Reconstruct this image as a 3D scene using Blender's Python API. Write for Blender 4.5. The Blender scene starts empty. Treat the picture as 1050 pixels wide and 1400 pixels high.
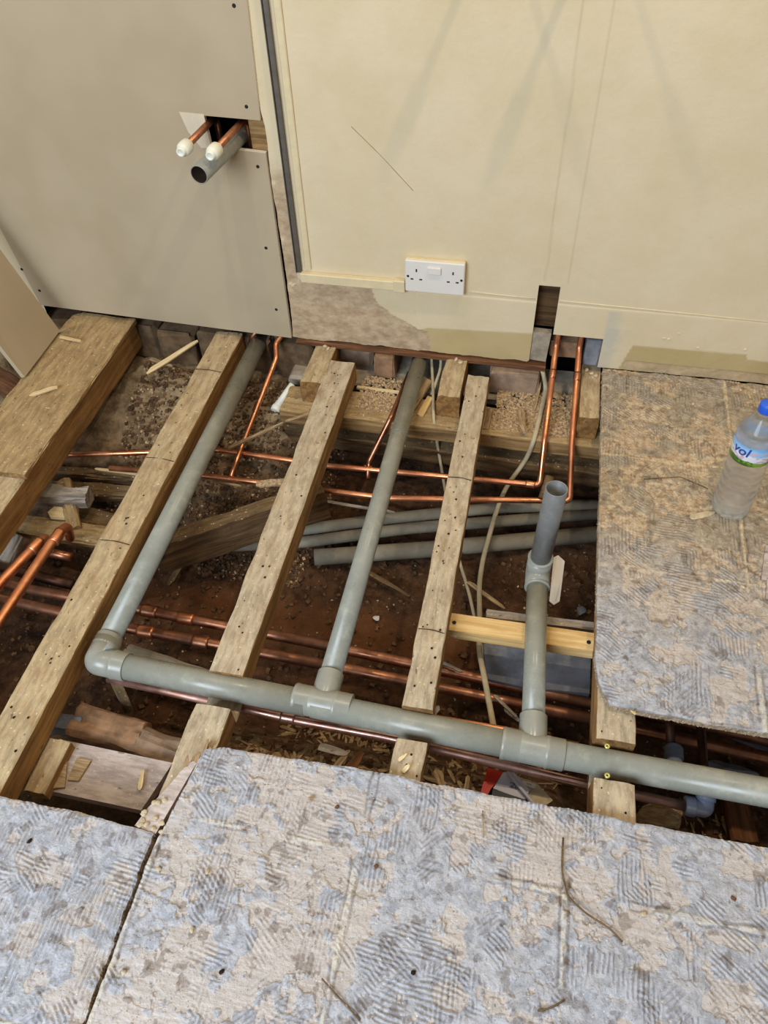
import bpy, math, random
import numpy as np
from mathutils import Vector, Matrix, Quaternion

S = bpy.context.scene
COL = S.collection
# ------------------------------------------------------------------ camera
cam_d = bpy.data.cameras.new('camera'); cam = bpy.data.objects.new('camera', cam_d); COL.objects.link(cam)
cam_d.sensor_fit = 'VERTICAL'; cam_d.sensor_height = 36.0; cam_d.lens = 27.6965
cam_d.clip_start = 0.01; cam_d.clip_end = 60
cr = Matrix(((0.979194, -0.131002, 0.154976), (0.20049, 0.742539, -0.639093), (-0.031354, 0.656867, 0.753354)))
cam.matrix_world = Matrix.Translation((0, -1.69799, 1.31026)) @ cr.to_4x4()
S.camera = cam
# ------------------------------------------------------------------ world
w = bpy.data.worlds.new('room_light'); S.world = w; w.use_nodes = True
w.node_tree.nodes['Background'].inputs[0].default_value = (0.90, 0.86, 0.80, 1)
w.node_tree.nodes['Background'].inputs[1].default_value = 0.29
# ------------------------------------------------------------------ lamps
def lamp(name, kind, loc, energy, color, size=0.05, target=None, shape=None):
    d = bpy.data.lights.new(name, kind); d.energy = energy; d.color = color
    if kind == 'AREA':
        d.shape = 'RECTANGLE'; d.size = shape[0]; d.size_y = shape[1]
    else:
        d.shadow_soft_size = size
    o = bpy.data.objects.new(name, d); COL.objects.link(o); o.location = loc
    if target is not None:
        o.rotation_euler = (Vector(target) - Vector(loc)).to_track_quat('-Z', 'Y').to_euler()
    return o
lamp('ceiling_spot_right', 'POINT', (0.45, -0.55, 2.35), 47, (1.0, 0.80, 0.56), 0.03)
lamp('ceiling_spot_left', 'POINT', (-0.75, -0.55, 2.35), 30, (1.0, 0.80, 0.56), 0.03)
lamp('window_daylight', 'AREA', (-1.2, -3.6, 1.9), 128, (0.74, 0.86, 1.0), target=(-0.2, -1.3, 0), shape=(1.8, 1.5))
# ------------------------------------------------------------------ exposure
S.view_settings.view_transform = 'Standard'; S.view_settings.look = 'None'
S.view_settings.gamma = 1; S.view_settings.use_curve_mapping = False
S.view_settings.exposure = 0.0

# ================================================================== helpers
rng = np.random.default_rng(7); random.seed(7)
V = Vector
def _hash(ix, iy, seed):
    n = (ix.astype(np.int64) * 374761393 + iy.astype(np.int64) * 668265263 + seed * 982451653) & 0xffffffff
    n = ((n ^ (n >> 13)) * 1274126177) & 0xffffffff
    return ((n ^ (n >> 16)) & 0xffff) / 65535.0
def vn(x, y, seed=0):
    x = np.asarray(x, float); y = np.asarray(y, float)
    ix = np.floor(x); iy = np.floor(y); fx = x - ix; fy = y - iy
    fx = fx * fx * (3 - 2 * fx); fy = fy * fy * (3 - 2 * fy)
    a = _hash(ix, iy, seed); b = _hash(ix + 1, iy, seed); c = _hash(ix, iy + 1, seed); d = _hash(ix + 1, iy + 1, seed)
    return (a * (1 - fx) + b * fx) * (1 - fy) + (c * (1 - fx) + d * fx) * fy
def fbm(x, y, f, seed=0, oct=4):
    s = 0; a = 0.5; t = 0
    for k in range(oct):
        s = s + a * vn(np.asarray(x) * f + k * 17.3, np.asarray(y) * f + k * 9.1, seed + k); t += a; a *= .5; f *= 2.03
    return s / t
def sst(a, b, x):
    t = np.clip((x - a) / (b - a), 0, 1); return t * t * (3 - 2 * t)

def new_mesh(name, verts, faces, mat=None, smooth=False, attrs=None):
    me = bpy.data.meshes.new(name)
    if len(faces) > 5000 and all(len(f) == 4 for f in faces[:50] + faces[-50:]):
        va = np.asarray(verts, np.float32); fa = np.asarray(faces, np.int32)
        me.vertices.add(len(va)); me.vertices.foreach_set('co', va.ravel()); me.loops.add(fa.size); me.loops.foreach_set('vertex_index', fa.ravel())
        me.polygons.add(len(fa)); me.polygons.foreach_set('loop_start', np.arange(0, fa.size, 4, dtype=np.int32)); me.update(calc_edges=True)
    else:
        me.from_pydata([tuple(v) for v in verts], [], [tuple(f) for f in faces])
    if mat is not None:
        for m in (mat if isinstance(mat, (list, tuple)) else [mat]): me.materials.append(m)
    if attrs:
        for k, v in attrs.items():
            a = me.attributes.new(k, 'FLOAT', 'POINT'); a.data.foreach_set('value', np.asarray(v, dtype=np.float32).ravel())
    me.polygons.foreach_set('use_smooth', [bool(smooth)] * len(me.polygons))
    me.update(); return me
def link(name, me, parent=None, loc=(0, 0, 0), rot=None):
    o = bpy.data.objects.new(name, me); COL.objects.link(o)
    L = V(loc)
    if parent is not None:
        o.parent = parent; p = parent; base = V((0, 0, 0))
        while p is not None: base += p.location; p = p.parent
        L = L - base
    o.location = L
    if rot is not None:
        o.rotation_mode = 'QUATERNION'; o.rotation_quaternion = rot
    return o
def world_obj(name, verts, faces, mat, parent=None, smooth=False, attrs=None):
    vv = np.array(verts, float); c = np.array([(vv[:, 0].min() + vv[:, 0].max()) / 2, (vv[:, 1].min() + vv[:, 1].max()) / 2, vv[:, 2].min()])
    return link(name, new_mesh(name, vv - c, faces, mat, smooth, attrs), parent, c)
def tag(o, label=None, cat=None, group=None, kind=None):
    if label: o['label'] = label
    if cat: o['category'] = cat
    if group: o['group'] = group
    if kind: o['kind'] = kind
    return o
def empty(name, loc, label=None, cat=None, group=None, kind=None):
    o = bpy.data.objects.new(name, None); COL.objects.link(o); o.location = loc; o.empty_display_size = .05
    return tag(o, label, cat, group, kind)

def loft(rings, closed_ends=True):
    n = len(rings[0]); vs = np.concatenate(rings); fs = []
    for i in range(len(rings) - 1):
        for j in range(n):
            a = i * n + j; b = i * n + (j + 1) % n
            fs.append((a, b, b + n, a + n))
    if closed_ends:
        fs.append(tuple(range(n))[::-1]); fs.append(tuple(range((len(rings) - 1) * n, len(rings) * n)))
    return vs, fs
def frames(P):
    P = [V(p) for p in P]; T = []
    for i in range(len(P)):
        a = P[max(i - 1, 0)]; b = P[min(i + 1, len(P) - 1)]; T.append((b - a).normalized())
    up = V((0, 0, 1)) if abs(T[0].z) < .9 else V((0, 1, 0))
    u = T[0].cross(up).normalized(); out = []
    for i in range(len(P)):
        if i: u = (u - T[i] * u.dot(T[i])).normalized()
        out.append((P[i], u, T[i].cross(u).normalized(), T[i]))
    return out
def fillet(pts, r, n=6):
    pts = [V(p) for p in pts]; out = [pts[0]]
    for i in range(1, len(pts) - 1):
        a, b, c = pts[i - 1], pts[i], pts[i + 1]
        d1 = (a - b); d2 = (c - b); rr = min(r, d1.length * .45, d2.length * .45)
        p = b + d1.normalized() * rr; q = b + d2.normalized() * rr
        for k in range(n + 1):
            t = k / n; out.append(p * (1 - t) ** 2 + b * 2 * t * (1 - t) + q * t * t)
    out.append(pts[-1]); return out
def ring(fr, r, n):
    p, u, v, t = fr
    return np.array([tuple(p + u * (math.cos(2 * math.pi * k / n) * r) + v * (math.sin(2 * math.pi * k / n) * r)) for k in range(n)])
def tube(name, pts, r, mat, parent=None, bend=.02, n=20, hollow=0, wall=.003, smooth_n=6, flat=1.0, bore=None):
    P = fillet(pts, bend, smooth_n) if len(pts) > 2 else [V(p) for p in pts]
    F = frames(P)
    rr = r if hasattr(r, '__len__') else [r] * len(F)
    R = [ring(f, q, n) for f, q in zip(F, rr)]
    if flat != 1.0:
        for Rk, f in zip(R, F): Rk[:, 2] = f[0].z + (Rk[:, 2] - f[0].z) * flat
    if hollow:
        p, u, v, t = F[-1]
        R.append(ring((p + t * .0006, u, v, t), r - wall * .3, n)); R.append(ring((p + t * .0006, u, v, t), r - wall * .7, n))
        R.append(ring(F[-1], r - wall, n)); R.append(ring((p - t * hollow, u, v, t), r - wall, n))
    vs, fs = loft(R)
    o = world_obj(name, vs, fs, mat, parent, smooth=True)
    if bore:
        o.data.materials.append(bore); k = (len(R) - 2) * n
        for i in range(k, k + n): o.data.polygons[i].material_index = 1
        o.data.polygons[len(o.data.polygons) - 1].material_index = 1
    return o
def lathe(name, p0, p1, prof, mat, parent=None, n=28, caps=True):
    """prof: list of (distance along p0->p1 in metres, radius)"""
    p0 = V(p0); p1 = V(p1); t = (p1 - p0).normalized(); up = V((0, 0, 1)) if abs(t.z) < .9 else V((0, 1, 0))
    u = t.cross(up).normalized(); v = t.cross(u)
    R = [ring((p0 + t * d, u, v, t), max(r, 1e-4), n) for d, r in prof]
    vs, fs = loft(R, caps); return world_obj(name, vs, fs, mat, parent, smooth=True)
def edge_split(o, ang=35):
    m = o.modifiers.new('edges', 'EDGE_SPLIT'); m.split_angle = math.radians(ang); return o

def rough_timber_mesh(name, L, w, h, mat, seed=0, rough=.0012, chip=.004, notch=(), taper=(0, 0), step=.012, bev=.003, endskew=(0, 0), hollow_top=None):
    """local frame: X along, Y across (centred), Z up with the top face at 0"""
    # cross-section outline, counted around
    def sec(nw, nh):
        pts = []
        ys = np.linspace(-w / 2 + bev, w / 2 - bev, nw); zs = np.linspace(-bev, -h + bev, nh)
        for y in ys: pts.append((y, 0.0))
        pts.append((w / 2 - bev * .3, -bev * .3))
        for z in zs: pts.append((w / 2, z))
        for y in ys[::-1]: pts.append((y, -h))
        for z in zs[::-1]: pts.append((-w / 2, z))
        pts.append((-w / 2 + bev * .3, -bev * .3))
        return np.array(pts)
    base = sec(7, 4); n = len(base)
    xs = list(np.arange(0, L, step)) + [L]
    for a, b, d in notch: xs += [a - 1e-4, a + 1e-4, b - 1e-4, b + 1e-4]
    xs = sorted(xs); rings = []
    for x in xs:
        P = np.zeros((n, 3)); P[:, 1] = base[:, 0]; P[:, 2] = base[:, 1]
        s = np.arange(n)
        nz = (vn(np.full(n, x * 9), base[:, 0] * 90 + base[:, 1] * 60, seed) - .5)
        nz2 = (vn(np.full(n, x * 40), base[:, 0] * 200 + base[:, 1] * 150, seed + 3) - .5)
        d = rough * (2.2 * nz + 1.2 * nz2)
        P[:, 2] += np.where(base[:, 1] > -.0005, d, 0); P[:, 1] += np.where(base[:, 1] < -.0005, np.sign(base[:, 0]) * d, 0)
        for sgn in (-1, 1):   # worn, chipped arrises
            e = (np.sign(base[:, 0]) == sgn) & (base[:, 1] > -bev * 1.1) & (np.abs(base[:, 0]) > w / 2 - bev * 1.2)
            c = max(0, vn(np.array([x * 14.0]), np.array([sgn * 5.0]), seed + 9)[0] - .55) * 2 * chip
            P[e, 2] -= c; P[e, 1] -= sgn * c * .6
        for a, b, dd in notch:
            if a < x < b: P[:, 2] = np.minimum(P[:, 2], -dd + P[:, 2] * .0)
        P[:, 0] = x
        if x <= xs[0]: P[:, 0] += endskew[0] * base[:, 0] + rng.normal(0, .0012, n)
        if x >= xs[-1]: P[:, 0] += endskew[1] * base[:, 0] + rng.normal(0, .0012, n)
        rings.append(P)
    vs, fs = loft(rings)
    return new_mesh(name, vs, fs, mat)
def timber(name, p0, p1, w, h, mat, parent=None, roll=0, **k):
    p0 = V(p0); p1 = V(p1); x = (p1 - p0); L = x.length; x.normalize()
    z = V((0, 0, 1)); y = z.cross(x).normalized(); z = x.cross(y)
    m = Matrix((x, y, z)).transposed(); q = m.to_quaternion()
    if roll: q = q @ Quaternion((1, 0, 0), roll)
    me = rough_timber_mesh(name, L, w, h, mat, **k)
    return link(name, me, parent, p0, q)
def box(name, lo, hi, mat, parent=None, bev=.001, rough=0):
    lo = np.array(lo); hi = np.array(hi); lo, hi = np.minimum(lo, hi), np.maximum(lo, hi)
    b = min(bev, *(hi - lo) * .45); vs = []
    for z, i in ((lo[2], b), (lo[2] + b, 0), (hi[2] - b, 0), (hi[2], b)):
        for sx, sy in ((0, 0), (1, 0), (1, 1), (0, 1)):
            for kk in (0, 1):
                cxs = (lo[0] + b, hi[0] - b)[sx]; cys = (lo[1] + b, hi[1] - b)[sy]
                order = {(0, 0): ((-1, 0), (0, -1)), (1, 0): ((0, -1), (1, 0)), (1, 1): ((1, 0), (0, 1)), (0, 1): ((0, 1), (-1, 0))}[(sx, sy)][kk]
                r = b - i
                vs.append((cxs + order[0] * r, cys + order[1] * r, z))
    vs = np.array(vs)
    if rough: vs = vs + rng.normal(0, rough, vs.shape)
    rings = [vs[i * 8:(i + 1) * 8] for i in range(4)]
    v, f = loft(rings); return world_obj(name, v, f, mat, parent)
def slab_poly(name, pts, t, mat, parent=None, normal=None, rough=0):
    """flat polygon given by 3-D points, given thickness t along -normal"""
    P = [V(p) for p in pts]; nn = normal or (P[1] - P[0]).cross(P[2] - P[0]).normalized(); nn = V(nn)
    top = [p for p in P]; bot = [p - nn * t for p in P]; n = len(P)
    fs = [tuple(range(n)), tuple(range(2 * n - 1, n - 1, -1))] + [(i, i + n, (i + 1) % n + n, (i + 1) % n) for i in range(n)]
    return world_obj(name, [tuple(p) for p in top + bot], fs, mat, parent)
def lump(name, c, size, mat, parent=None, seed=0, rot=0, amp=.25, res=2, squash=True):
    """irregular stone or crumb"""
    import bmesh
    bm = bmesh.new(); bmesh.ops.create_icosphere(bm, subdivisions=res, radius=.5)
    r = random.Random(seed)
    pl = [(V((r.uniform(-1, 1), r.uniform(-1, 1), r.uniform(-1, 1))).normalized(), r.uniform(.26, .4)) for _ in range(9)]
    for v in bm.verts:
        for nn, d in pl:
            k = v.co.dot(nn)
            if k > d: v.co -= nn * (k - d) * .9
        v.co += V((r.uniform(-1, 1), r.uniform(-1, 1), r.uniform(-1, 1))) * .02 * amp * 4
        v.co = V((v.co.x * size[0], v.co.y * size[1], v.co.z * size[2]))
    bmesh.ops.rotate(bm, verts=bm.verts, cent=(0, 0, 0), matrix=Matrix.Rotation(rot, 3, 'Z'))
    me = bpy.data.meshes.new(name); bm.to_mesh(me); bm.free(); me.materials.append(mat)
    return link(name, me, parent, c)
def shard_arrays(L, w, t, r, bend=0.0):
    """thin splinter of wood, pointed and uneven; local X along"""
    xs = [0, .12, .4, .7, .9, 1.0]; ww = [r.uniform(.2, .8), 1, r.uniform(.8, 1.1), r.uniform(.7, 1), r.uniform(.4, .9), r.uniform(.1, .5)]
    R = []
    for x, k in zip(xs, ww):
        b = bend * (x * (1 - x)) * 4 * L
        o = r.uniform(-.1, .1) * w
        R.append(np.array([(x * L, o - k * w / 2, b), (x * L, o + k * w / 2, b + r.uniform(-.1, .1) * t), (x * L, o + k * w / 2 * .9, b - t), (x * L, o - k * w / 2 * .9, b - t)]))
    return loft(R)
def rot_arr(v, q, loc):
    m = np.array(q.to_matrix()); return v @ m.T + np.array(loc)
def dirquat(az, el=0, roll=0):
    return Quaternion((0, 0, 1), az) @ Quaternion((0, 1, 0), -el) @ Quaternion((1, 0, 0), roll)
def shard(name, p0, p1, w, t, mat, parent=None, seed=0, bend=0.0, roll=0):
    r = random.Random(seed); p0 = V(p0); p1 = V(p1); d = p1 - p0
    vs, fs = shard_arrays(d.length, w, t, r, bend)
    q = dirquat(math.atan2(d.y, d.x), math.asin(max(-1, min(1, d.z / d.length))), roll)
    return link(name, new_mesh(name, vs, fs, mat), parent, p0, q)

# ================================================================== materials
class NT:
    def __init__(s, name, rough=.8, metal=0.0, spec=.3):
        s.m = bpy.data.materials.new(name); s.m.use_nodes = True; s.t = s.m.node_tree
        s.b = s.t.nodes['Principled BSDF']; s.b.inputs['Roughness'].default_value = rough
        s.b.inputs['Metallic'].default_value = metal; s.b.inputs['Specular IOR Level'].default_value = spec
        s.tc = s.n('ShaderNodeTexCoord')
    def n(s, k, **kw):
        x = s.t.nodes.new(k)
        for a, b in kw.items(): setattr(x, a, b)
        return x
    def l(s, a, b): s.t.links.new(a, b)
    def put(s, sock, v):
        if isinstance(v, bpy.types.NodeSocket): s.l(v, sock)
        elif isinstance(v, (tuple, list)) and len(v) == 3 and sock.type == 'RGBA': sock.default_value = (*v, 1)
        else: sock.default_value = v
    def map(s, scale=(1, 1, 1), src=None, rot=(0, 0, 0)):
        m = s.n('ShaderNodeMapping'); s.l(src or s.tc.outputs['Object'], m.inputs[0]); m.inputs['Scale'].default_value = scale; m.inputs['Rotation'].default_value = rot
        return m.outputs[0]
    def noise(s, vec, scale, detail=4, rough=.6, dist=0):
        x = s.n('ShaderNodeTexNoise'); s.l(vec, x.inputs['Vector']); x.inputs['Scale'].default_value = scale
        x.inputs['Detail'].default_value = detail; x.inputs['Roughness'].default_value = rough; x.inputs['Distortion'].default_value = dist
        return x.outputs['Fac']
    def rng(s, v, a, b, c=0., d=1.):
        x = s.n('ShaderNodeMapRange'); s.put(x.inputs[0], v); x.inputs[1].default_value = a; x.inputs[2].default_value = b
        x.inputs[3].default_value = c; x.inputs[4].default_value = d; x.interpolation_type = 'SMOOTHSTEP'; return x.outputs[0]
    def mix(s, f, a, b, mode='MIX'):
        x = s.n('ShaderNodeMix', data_type='RGBA', blend_type=mode); s.put(x.inputs['Factor'], f); s.put(x.inputs['A'], a); s.put(x.inputs['B'], b)
        return x.outputs['Result']
    def math(s, op, a, b=0.):
        x = s.n('ShaderNodeMath', operation=op); s.put(x.inputs[0], a); s.put(x.inputs[1], b); return x.outputs[0]
    def attr(s, k): x = s.n('ShaderNodeAttribute'); x.attribute_name = k; return x.outputs['Fac']
    def color(s, c): s.put(s.b.inputs['Base Color'], c)
    def bump(s, h, strength=.5, dist=.002):
        x = s.n('ShaderNodeBump'); s.l(h, x.inputs['Height']); x.inputs['Strength'].default_value = strength; x.inputs['Distance'].default_value = dist
        s.l(x.outputs[0], s.b.inputs['Normal'])
    def upness(s, a=.3, b=.9):
        sx = s.n('ShaderNodeSeparateXYZ'); s.l(s.tc.outputs['Normal'], sx.inputs[0]); return s.rng(sx.outputs['Z'], a, b)
def srgb(r, g, b):
    f = lambda c: (c / 255 / 12.92) if c / 255 < .04045 else ((c / 255 + .055) / 1.055) ** 2.4
    return (f(r), f(g), f(b))

def mat_wood(name, dark, light, dust=None, dust_amt=.8, grain=(3, 45, 45), rough=.85, stain=(60, 45, 30), stain_amt=.35):
    s = NT(name, rough, spec=.2); g = s.noise(s.map(grain), 1.6, 5, .65, .6); big = s.noise(s.map((1, 1, 1)), 7, 4)
    c = s.mix(s.rng(g, .32, .68), dark, light)
    c = s.mix(s.math('MULTIPLY', s.rng(big, .5, .75), stain_amt), c, srgb(*stain))
    if dust:
        f = s.noise(s.map((14, 60, 60)), 1.2, 6, .7)
        dm = s.math('MULTIPLY', s.upness(), s.rng(s.noise(s.map((2, 2, 2)), 9, 5, .7), .2, .62, .5, 1.0))
        d2 = s.mix(s.rng(f, .36, .62), tuple(x * .60 for x in dust), dust)
        crk = s.noise(s.map((2.2, 75, 75)), 1.7, 3, .55, .8); d2 = s.mix(s.rng(crk, .70, .76, 0, .75), d2, srgb(84, 62, 42))
        c = s.mix(s.math('MULTIPLY', dm, dust_amt), c, d2)
        sp = s.noise(s.map((1, 1, 1)), 130, 2, .5)
        c = s.mix(s.math('MULTIPLY', s.rng(sp, .66, .73), s.upness()), c, srgb(225, 205, 170))
        spd = s.noise(s.map((.5, 1, 1)), 95, 2, .5)
        c = s.mix(s.math('MULTIPLY', s.rng(spd, .67, .74), .6), c, srgb(70, 52, 36))
    s.color(c); s.bump(s.math('ADD', g, s.noise(s.map((1, 1, 1)), 160, 3)), .55, .0016)
    return s.m
M_joist = mat_wood('joist_wood', srgb(124, 88, 48), srgb(170, 128, 76), srgb(208, 188, 150))
M_joist_g = mat_wood('joist_wood_grey', srgb(124, 90, 54), srgb(170, 130, 82), srgb(212, 198, 170))
M_plank = mat_wood('plank_wood', srgb(120, 90, 56), srgb(176, 140, 92), srgb(196, 170, 124), dust_amt=.7)
M_oldwood = mat_wood('old_dark_wood', srgb(62, 44, 28), srgb(108, 82, 52), srgb(150, 125, 90), dust_amt=.6)
M_brownwood = mat_wood('brown_wood', srgb(88, 56, 36), srgb(138, 94, 62))
M_new = mat_wood('new_pine', srgb(206, 164, 100), srgb(238, 206, 146), stain_amt=.12)
M_chip = mat_wood('chip_wood', srgb(136, 108, 76), srgb(196, 170, 130), grain=(12, 120, 120), stain_amt=.3)
M_pale = mat_wood('pale_splinter', srgb(214, 184, 130), srgb(240, 218, 170), grain=(8, 120, 120), stain_amt=.05)
M_greywood = mat_wood('grey_weathered_wood', srgb(120, 108, 96), srgb(172, 158, 142), srgb(200, 190, 176))
M_pinkplank = mat_wood('dusty_pink_plank', srgb(150, 126, 112), srgb(184, 162, 148), srgb(214, 200, 192), dust_amt=.9)

def mat_pvc(name, c, dust=.4, rough=.24):
    s = NT(name, rough, spec=.5); n = s.noise(s.map((1, 1, 1)), 14, 5, .7)
    k = s.mix(s.rng(n, .35, .7), c, tuple(min(1, x * 1.16) for x in c))
    up = s.math('MULTIPLY', s.rng(s.noise(s.map((1, 1, 1)), 28, 6, .75), .5, .72), dust)
    k = s.mix(up, k, srgb(188, 182, 160)); s.color(k)
    s.put(s.b.inputs['Roughness'], s.rng(n, .3, .8, rough, rough + .25)); return s.m
M_pvc = mat_pvc('grey_waste_pvc', srgb(142, 142, 130))
M_pvc2 = mat_pvc('grey_waste_pvc_fitting', srgb(147, 147, 136), .3)
M_pvc_dark = mat_pvc('riser_pvc', srgb(118, 118, 116), .15)
M_pushfit = mat_pvc('push_fit_grey', srgb(122, 130, 150), .3, .4)
M_bore = NT('pipe_bore', .7).m; M_bore.node_tree.nodes['Principled BSDF'].inputs['Base Color'].default_value = (*srgb(90, 92, 96), 1)
def mat_copper(name, c1, c2, c3, rough=.28, tar=.5):
    s = NT(name, rough, 1.0); n = s.noise(s.map((1, 1, 1)), 22, 5, .7); n2 = s.noise(s.map((1, 1, 1)), 7, 3)
    c = s.mix(s.rng(n, .35, .65), c1, c2); c = s.mix(s.math('MULTIPLY', s.rng(n2, .48, .66), tar), c, c3); s.color(c)
    s.put(s.b.inputs['Roughness'], s.rng(n2, .35, .7, rough, rough + .3)); s.put(s.b.inputs['Metallic'], s.rng(n2, .4, .75, 1.0, .7)); return s.m
M_cu = mat_copper('bright_copper', srgb(236, 166, 122), srgb(214, 138, 98), srgb(150, 92, 62))
M_cu2 = mat_copper('brown_copper', srgb(200, 142, 110), srgb(160, 108, 82), srgb(104, 76, 60), .3, .8)
M_cu3 = mat_copper('pinkish_copper', srgb(216, 176, 160), srgb(190, 142, 124), srgb(140, 104, 90), .28, .4)
M_cu4 = mat_copper('tarnished_dark_copper', srgb(120, 86, 68), srgb(92, 66, 54), srgb(66, 50, 42), .4, .7)
M_solder = NT('solder', .4, .9).m; M_solder.node_tree.nodes['Principled BSDF'].inputs['Base Color'].default_value = (*srgb(190, 180, 165), 1)

def plain(name, c, rough=.6, metal=0., spec=.4, var=.12, scale=30, bump=0):
    s = NT(name, rough, metal, spec); n = s.noise(s.map((1, 1, 1)), scale, 5, .65)
    s.color(s.mix(s.rng(n, .3, .7), tuple(x * (1 - var) for x in c), tuple(min(1, x * (1 + var)) for x in c)))
    if bump: s.bump(n, bump, .002)
    return s.m
M_white = plain('white_plastic', srgb(228, 221, 210), .3, var=.02)
M_cream = plain('cream_painted_plastic', srgb(220, 202, 162), .5, var=.06)
M_cap = plain('white_cap_plastic', srgb(232, 230, 212), .4, var=.03)
M_black = plain('painted_void_dark', srgb(14, 12, 10), .95, spec=.05, var=.3)
M_slot = plain('dark_pin_hole', srgb(50, 38, 30), .9, spec=.05)
M_steel = plain('dull_zinc', srgb(112, 104, 94), .5, .4, var=.15)
M_screw = plain('black_screw', srgb(35, 32, 30), .6, .3)
M_yscrew = plain('yellow_zinc', srgb(205, 200, 120), .3, .35)
M_lead = plain('grey_lead_pipe', srgb(138, 130, 112), .75, var=.28, scale=9, bump=.3)
M_cable = plain('dusty_cream_cable', srgb(186, 172, 140), .65, var=.15, scale=25)
M_pbcore = plain('gypsum_core', srgb(222, 214, 196), .9, var=.05)
M_greystone = plain('grey_adhesive_slab', srgb(122, 124, 132), .9, var=.35, scale=16, bump=.6)
M_mortar = plain('mortar', srgb(158, 146, 126), .95, var=.25, scale=40, bump=.8)
M_brick = plain('old_brick', srgb(148, 114, 84), .95, var=.35, scale=22, bump=.8)
M_darkbrick = plain('earthy_brick', srgb(104, 82, 58), .95, var=.4, scale=22, bump=.8)
M_brick_dusty = plain('dusty_brick', srgb(146, 122, 100), .95, var=.3, scale=22, bump=.8)
M_crumb = plain('pale_crumbs', srgb(200, 182, 150), .95, var=.2, scale=60)
M_grit = plain('sawdust_grit', srgb(178, 152, 116), .95, var=.55, scale=140)
M_chip2 = mat_wood('dark_chip_wood', srgb(84, 58, 36), srgb(150, 112, 72), grain=(12, 120, 120), stain_amt=.4)
M_dirtcl = plain('earth_clod', srgb(104, 78, 52), .95, var=.6, scale=35, bump=.8)
M_blueplastic = plain('blue_plastic', srgb(40, 96, 214), .35, var=.05)
M_red = plain('red_print', srgb(205, 50, 30), .4, var=.08)
M_packwhite = plain('packet_white', srgb(205, 205, 216), .4, var=.05)
M_packblack = plain('packet_black', srgb(26, 28, 38), .4, var=.05)
M_leafy = plain('yellow_scrap', srgb(206, 180, 50), .7, var=.3)

def mat_board():
    s = NT('plasterboard_paper', .85, spec=.2); n = s.noise(s.map((1, 1, 1)), 3, 3)
    s.color(s.mix(s.rng(n, .35, .65), srgb(178, 161, 132), srgb(187, 170, 142))); s.bump(s.noise(s.map((1, 1, 1)), 200, 2), .08, .0008); return s.m
M_board = mat_board()
M_torn = plain('torn_board_paper', srgb(212, 198, 172), .9, var=.05)
def mat_wall():
    s = NT('painted_plaster', .8, spec=.25)
    n = s.noise(s.map((1, 1, 1)), 5, 4); f = s.noise(s.map((1, 1, 1)), 90, 4, .6)
    paint = s.mix(s.rng(n, .3, .7), srgb(214, 196, 158), srgb(221, 204, 170))
    m = s.noise(s.map((1, 1, 1.6)), 26, 6, .75)
    bare = s.mix(s.rng(m, .3, .7), srgb(166, 140, 110), srgb(206, 182, 148))
    och = s.mix(s.rng(n, .3, .7), srgb(184, 162, 114), srgb(196, 174, 128))
    grey = srgb(196, 188, 168)
    c = s.mix(s.attr('ochre'), paint, och); c = s.mix(s.attr('bare'), c, bare); c = s.mix(s.attr('filler'), c, grey)
    c = s.mix(s.attr('mark'), c, srgb(140, 120, 92)); s.color(c)
    s.bump(s.math('ADD', f, s.math('MULTIPLY', s.noise(s.map((1, 1, 1)), 22, 3), 1.5)), .35, .0016); return s.m
M_wall = mat_wall()
def mat_floor():
    s = NT('adhesive_covered_board', .82, spec=.35)
    n = s.noise(s.map((1, 1, 1)), 60, 6, .75); n2 = s.noise(s.map((1, 1, 1)), 9, 5, .7); gr = s.noise(s.map((5, 90, 5)), 1.8, 6, .75, .3)
    raw = s.mix(s.rng(gr, .3, .7), srgb(182, 174, 168), srgb(212, 202, 194))            # dusty cream-pink board
    raw = s.mix(s.rng(n, .35, .5, .45, 0), raw, srgb(170, 160, 152))
    rawbrown = s.mix(s.rng(n, .36, .62), srgb(160, 134, 104), srgb(212, 190, 156))
    rawbrown = s.mix(s.rng(n2, .5, .7, 0, .6), rawbrown, srgb(188, 156, 124))
    raw = s.mix(s.attr('brown'), raw, rawbrown)
    glue = s.mix(s.rng(n, .36, .62), srgb(148, 153, 163), srgb(190, 194, 203))
    glueb = s.mix(s.rng(n, .35, .65), srgb(142, 128, 108), srgb(178, 164, 140))
    glue = s.mix(s.attr('brown'), glue, glueb)
    c = s.mix(s.attr('glue'), raw, glue)
    c = s.mix(s.attr('groove_shade'), c, srgb(138, 137, 140))  # shade between the comb ridges painted in as a darker tone
    c = s.mix(s.math('MULTIPLY', s.attr('grout'), .85), c, s.mix(s.attr('brown'), srgb(214, 208, 192), srgb(226, 200, 154)))
    c = s.mix(s.attr('dirt'), c, srgb(96, 76, 58))
    sp = s.noise(s.map((1, 1, 1)), 210, 2, .5); c = s.mix(s.math('MULTIPLY', s.rng(sp, .68, .74), .7), c, srgb(238, 230, 216))
    sp2 = s.noise(s.map((1.3, 1, 1)), 150, 3, .6); c = s.mix(s.math('MULTIPLY', s.rng(sp2, .62, .7), .55), c, srgb(92, 80, 68))
    s.color(c); s.bump(s.math('ADD', n, s.math('MULTIPLY', s.noise(s.map((1, 1, 1)), 180, 4, .7), .8)), .7, .004); return s.m
M_floor = mat_floor()
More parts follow.
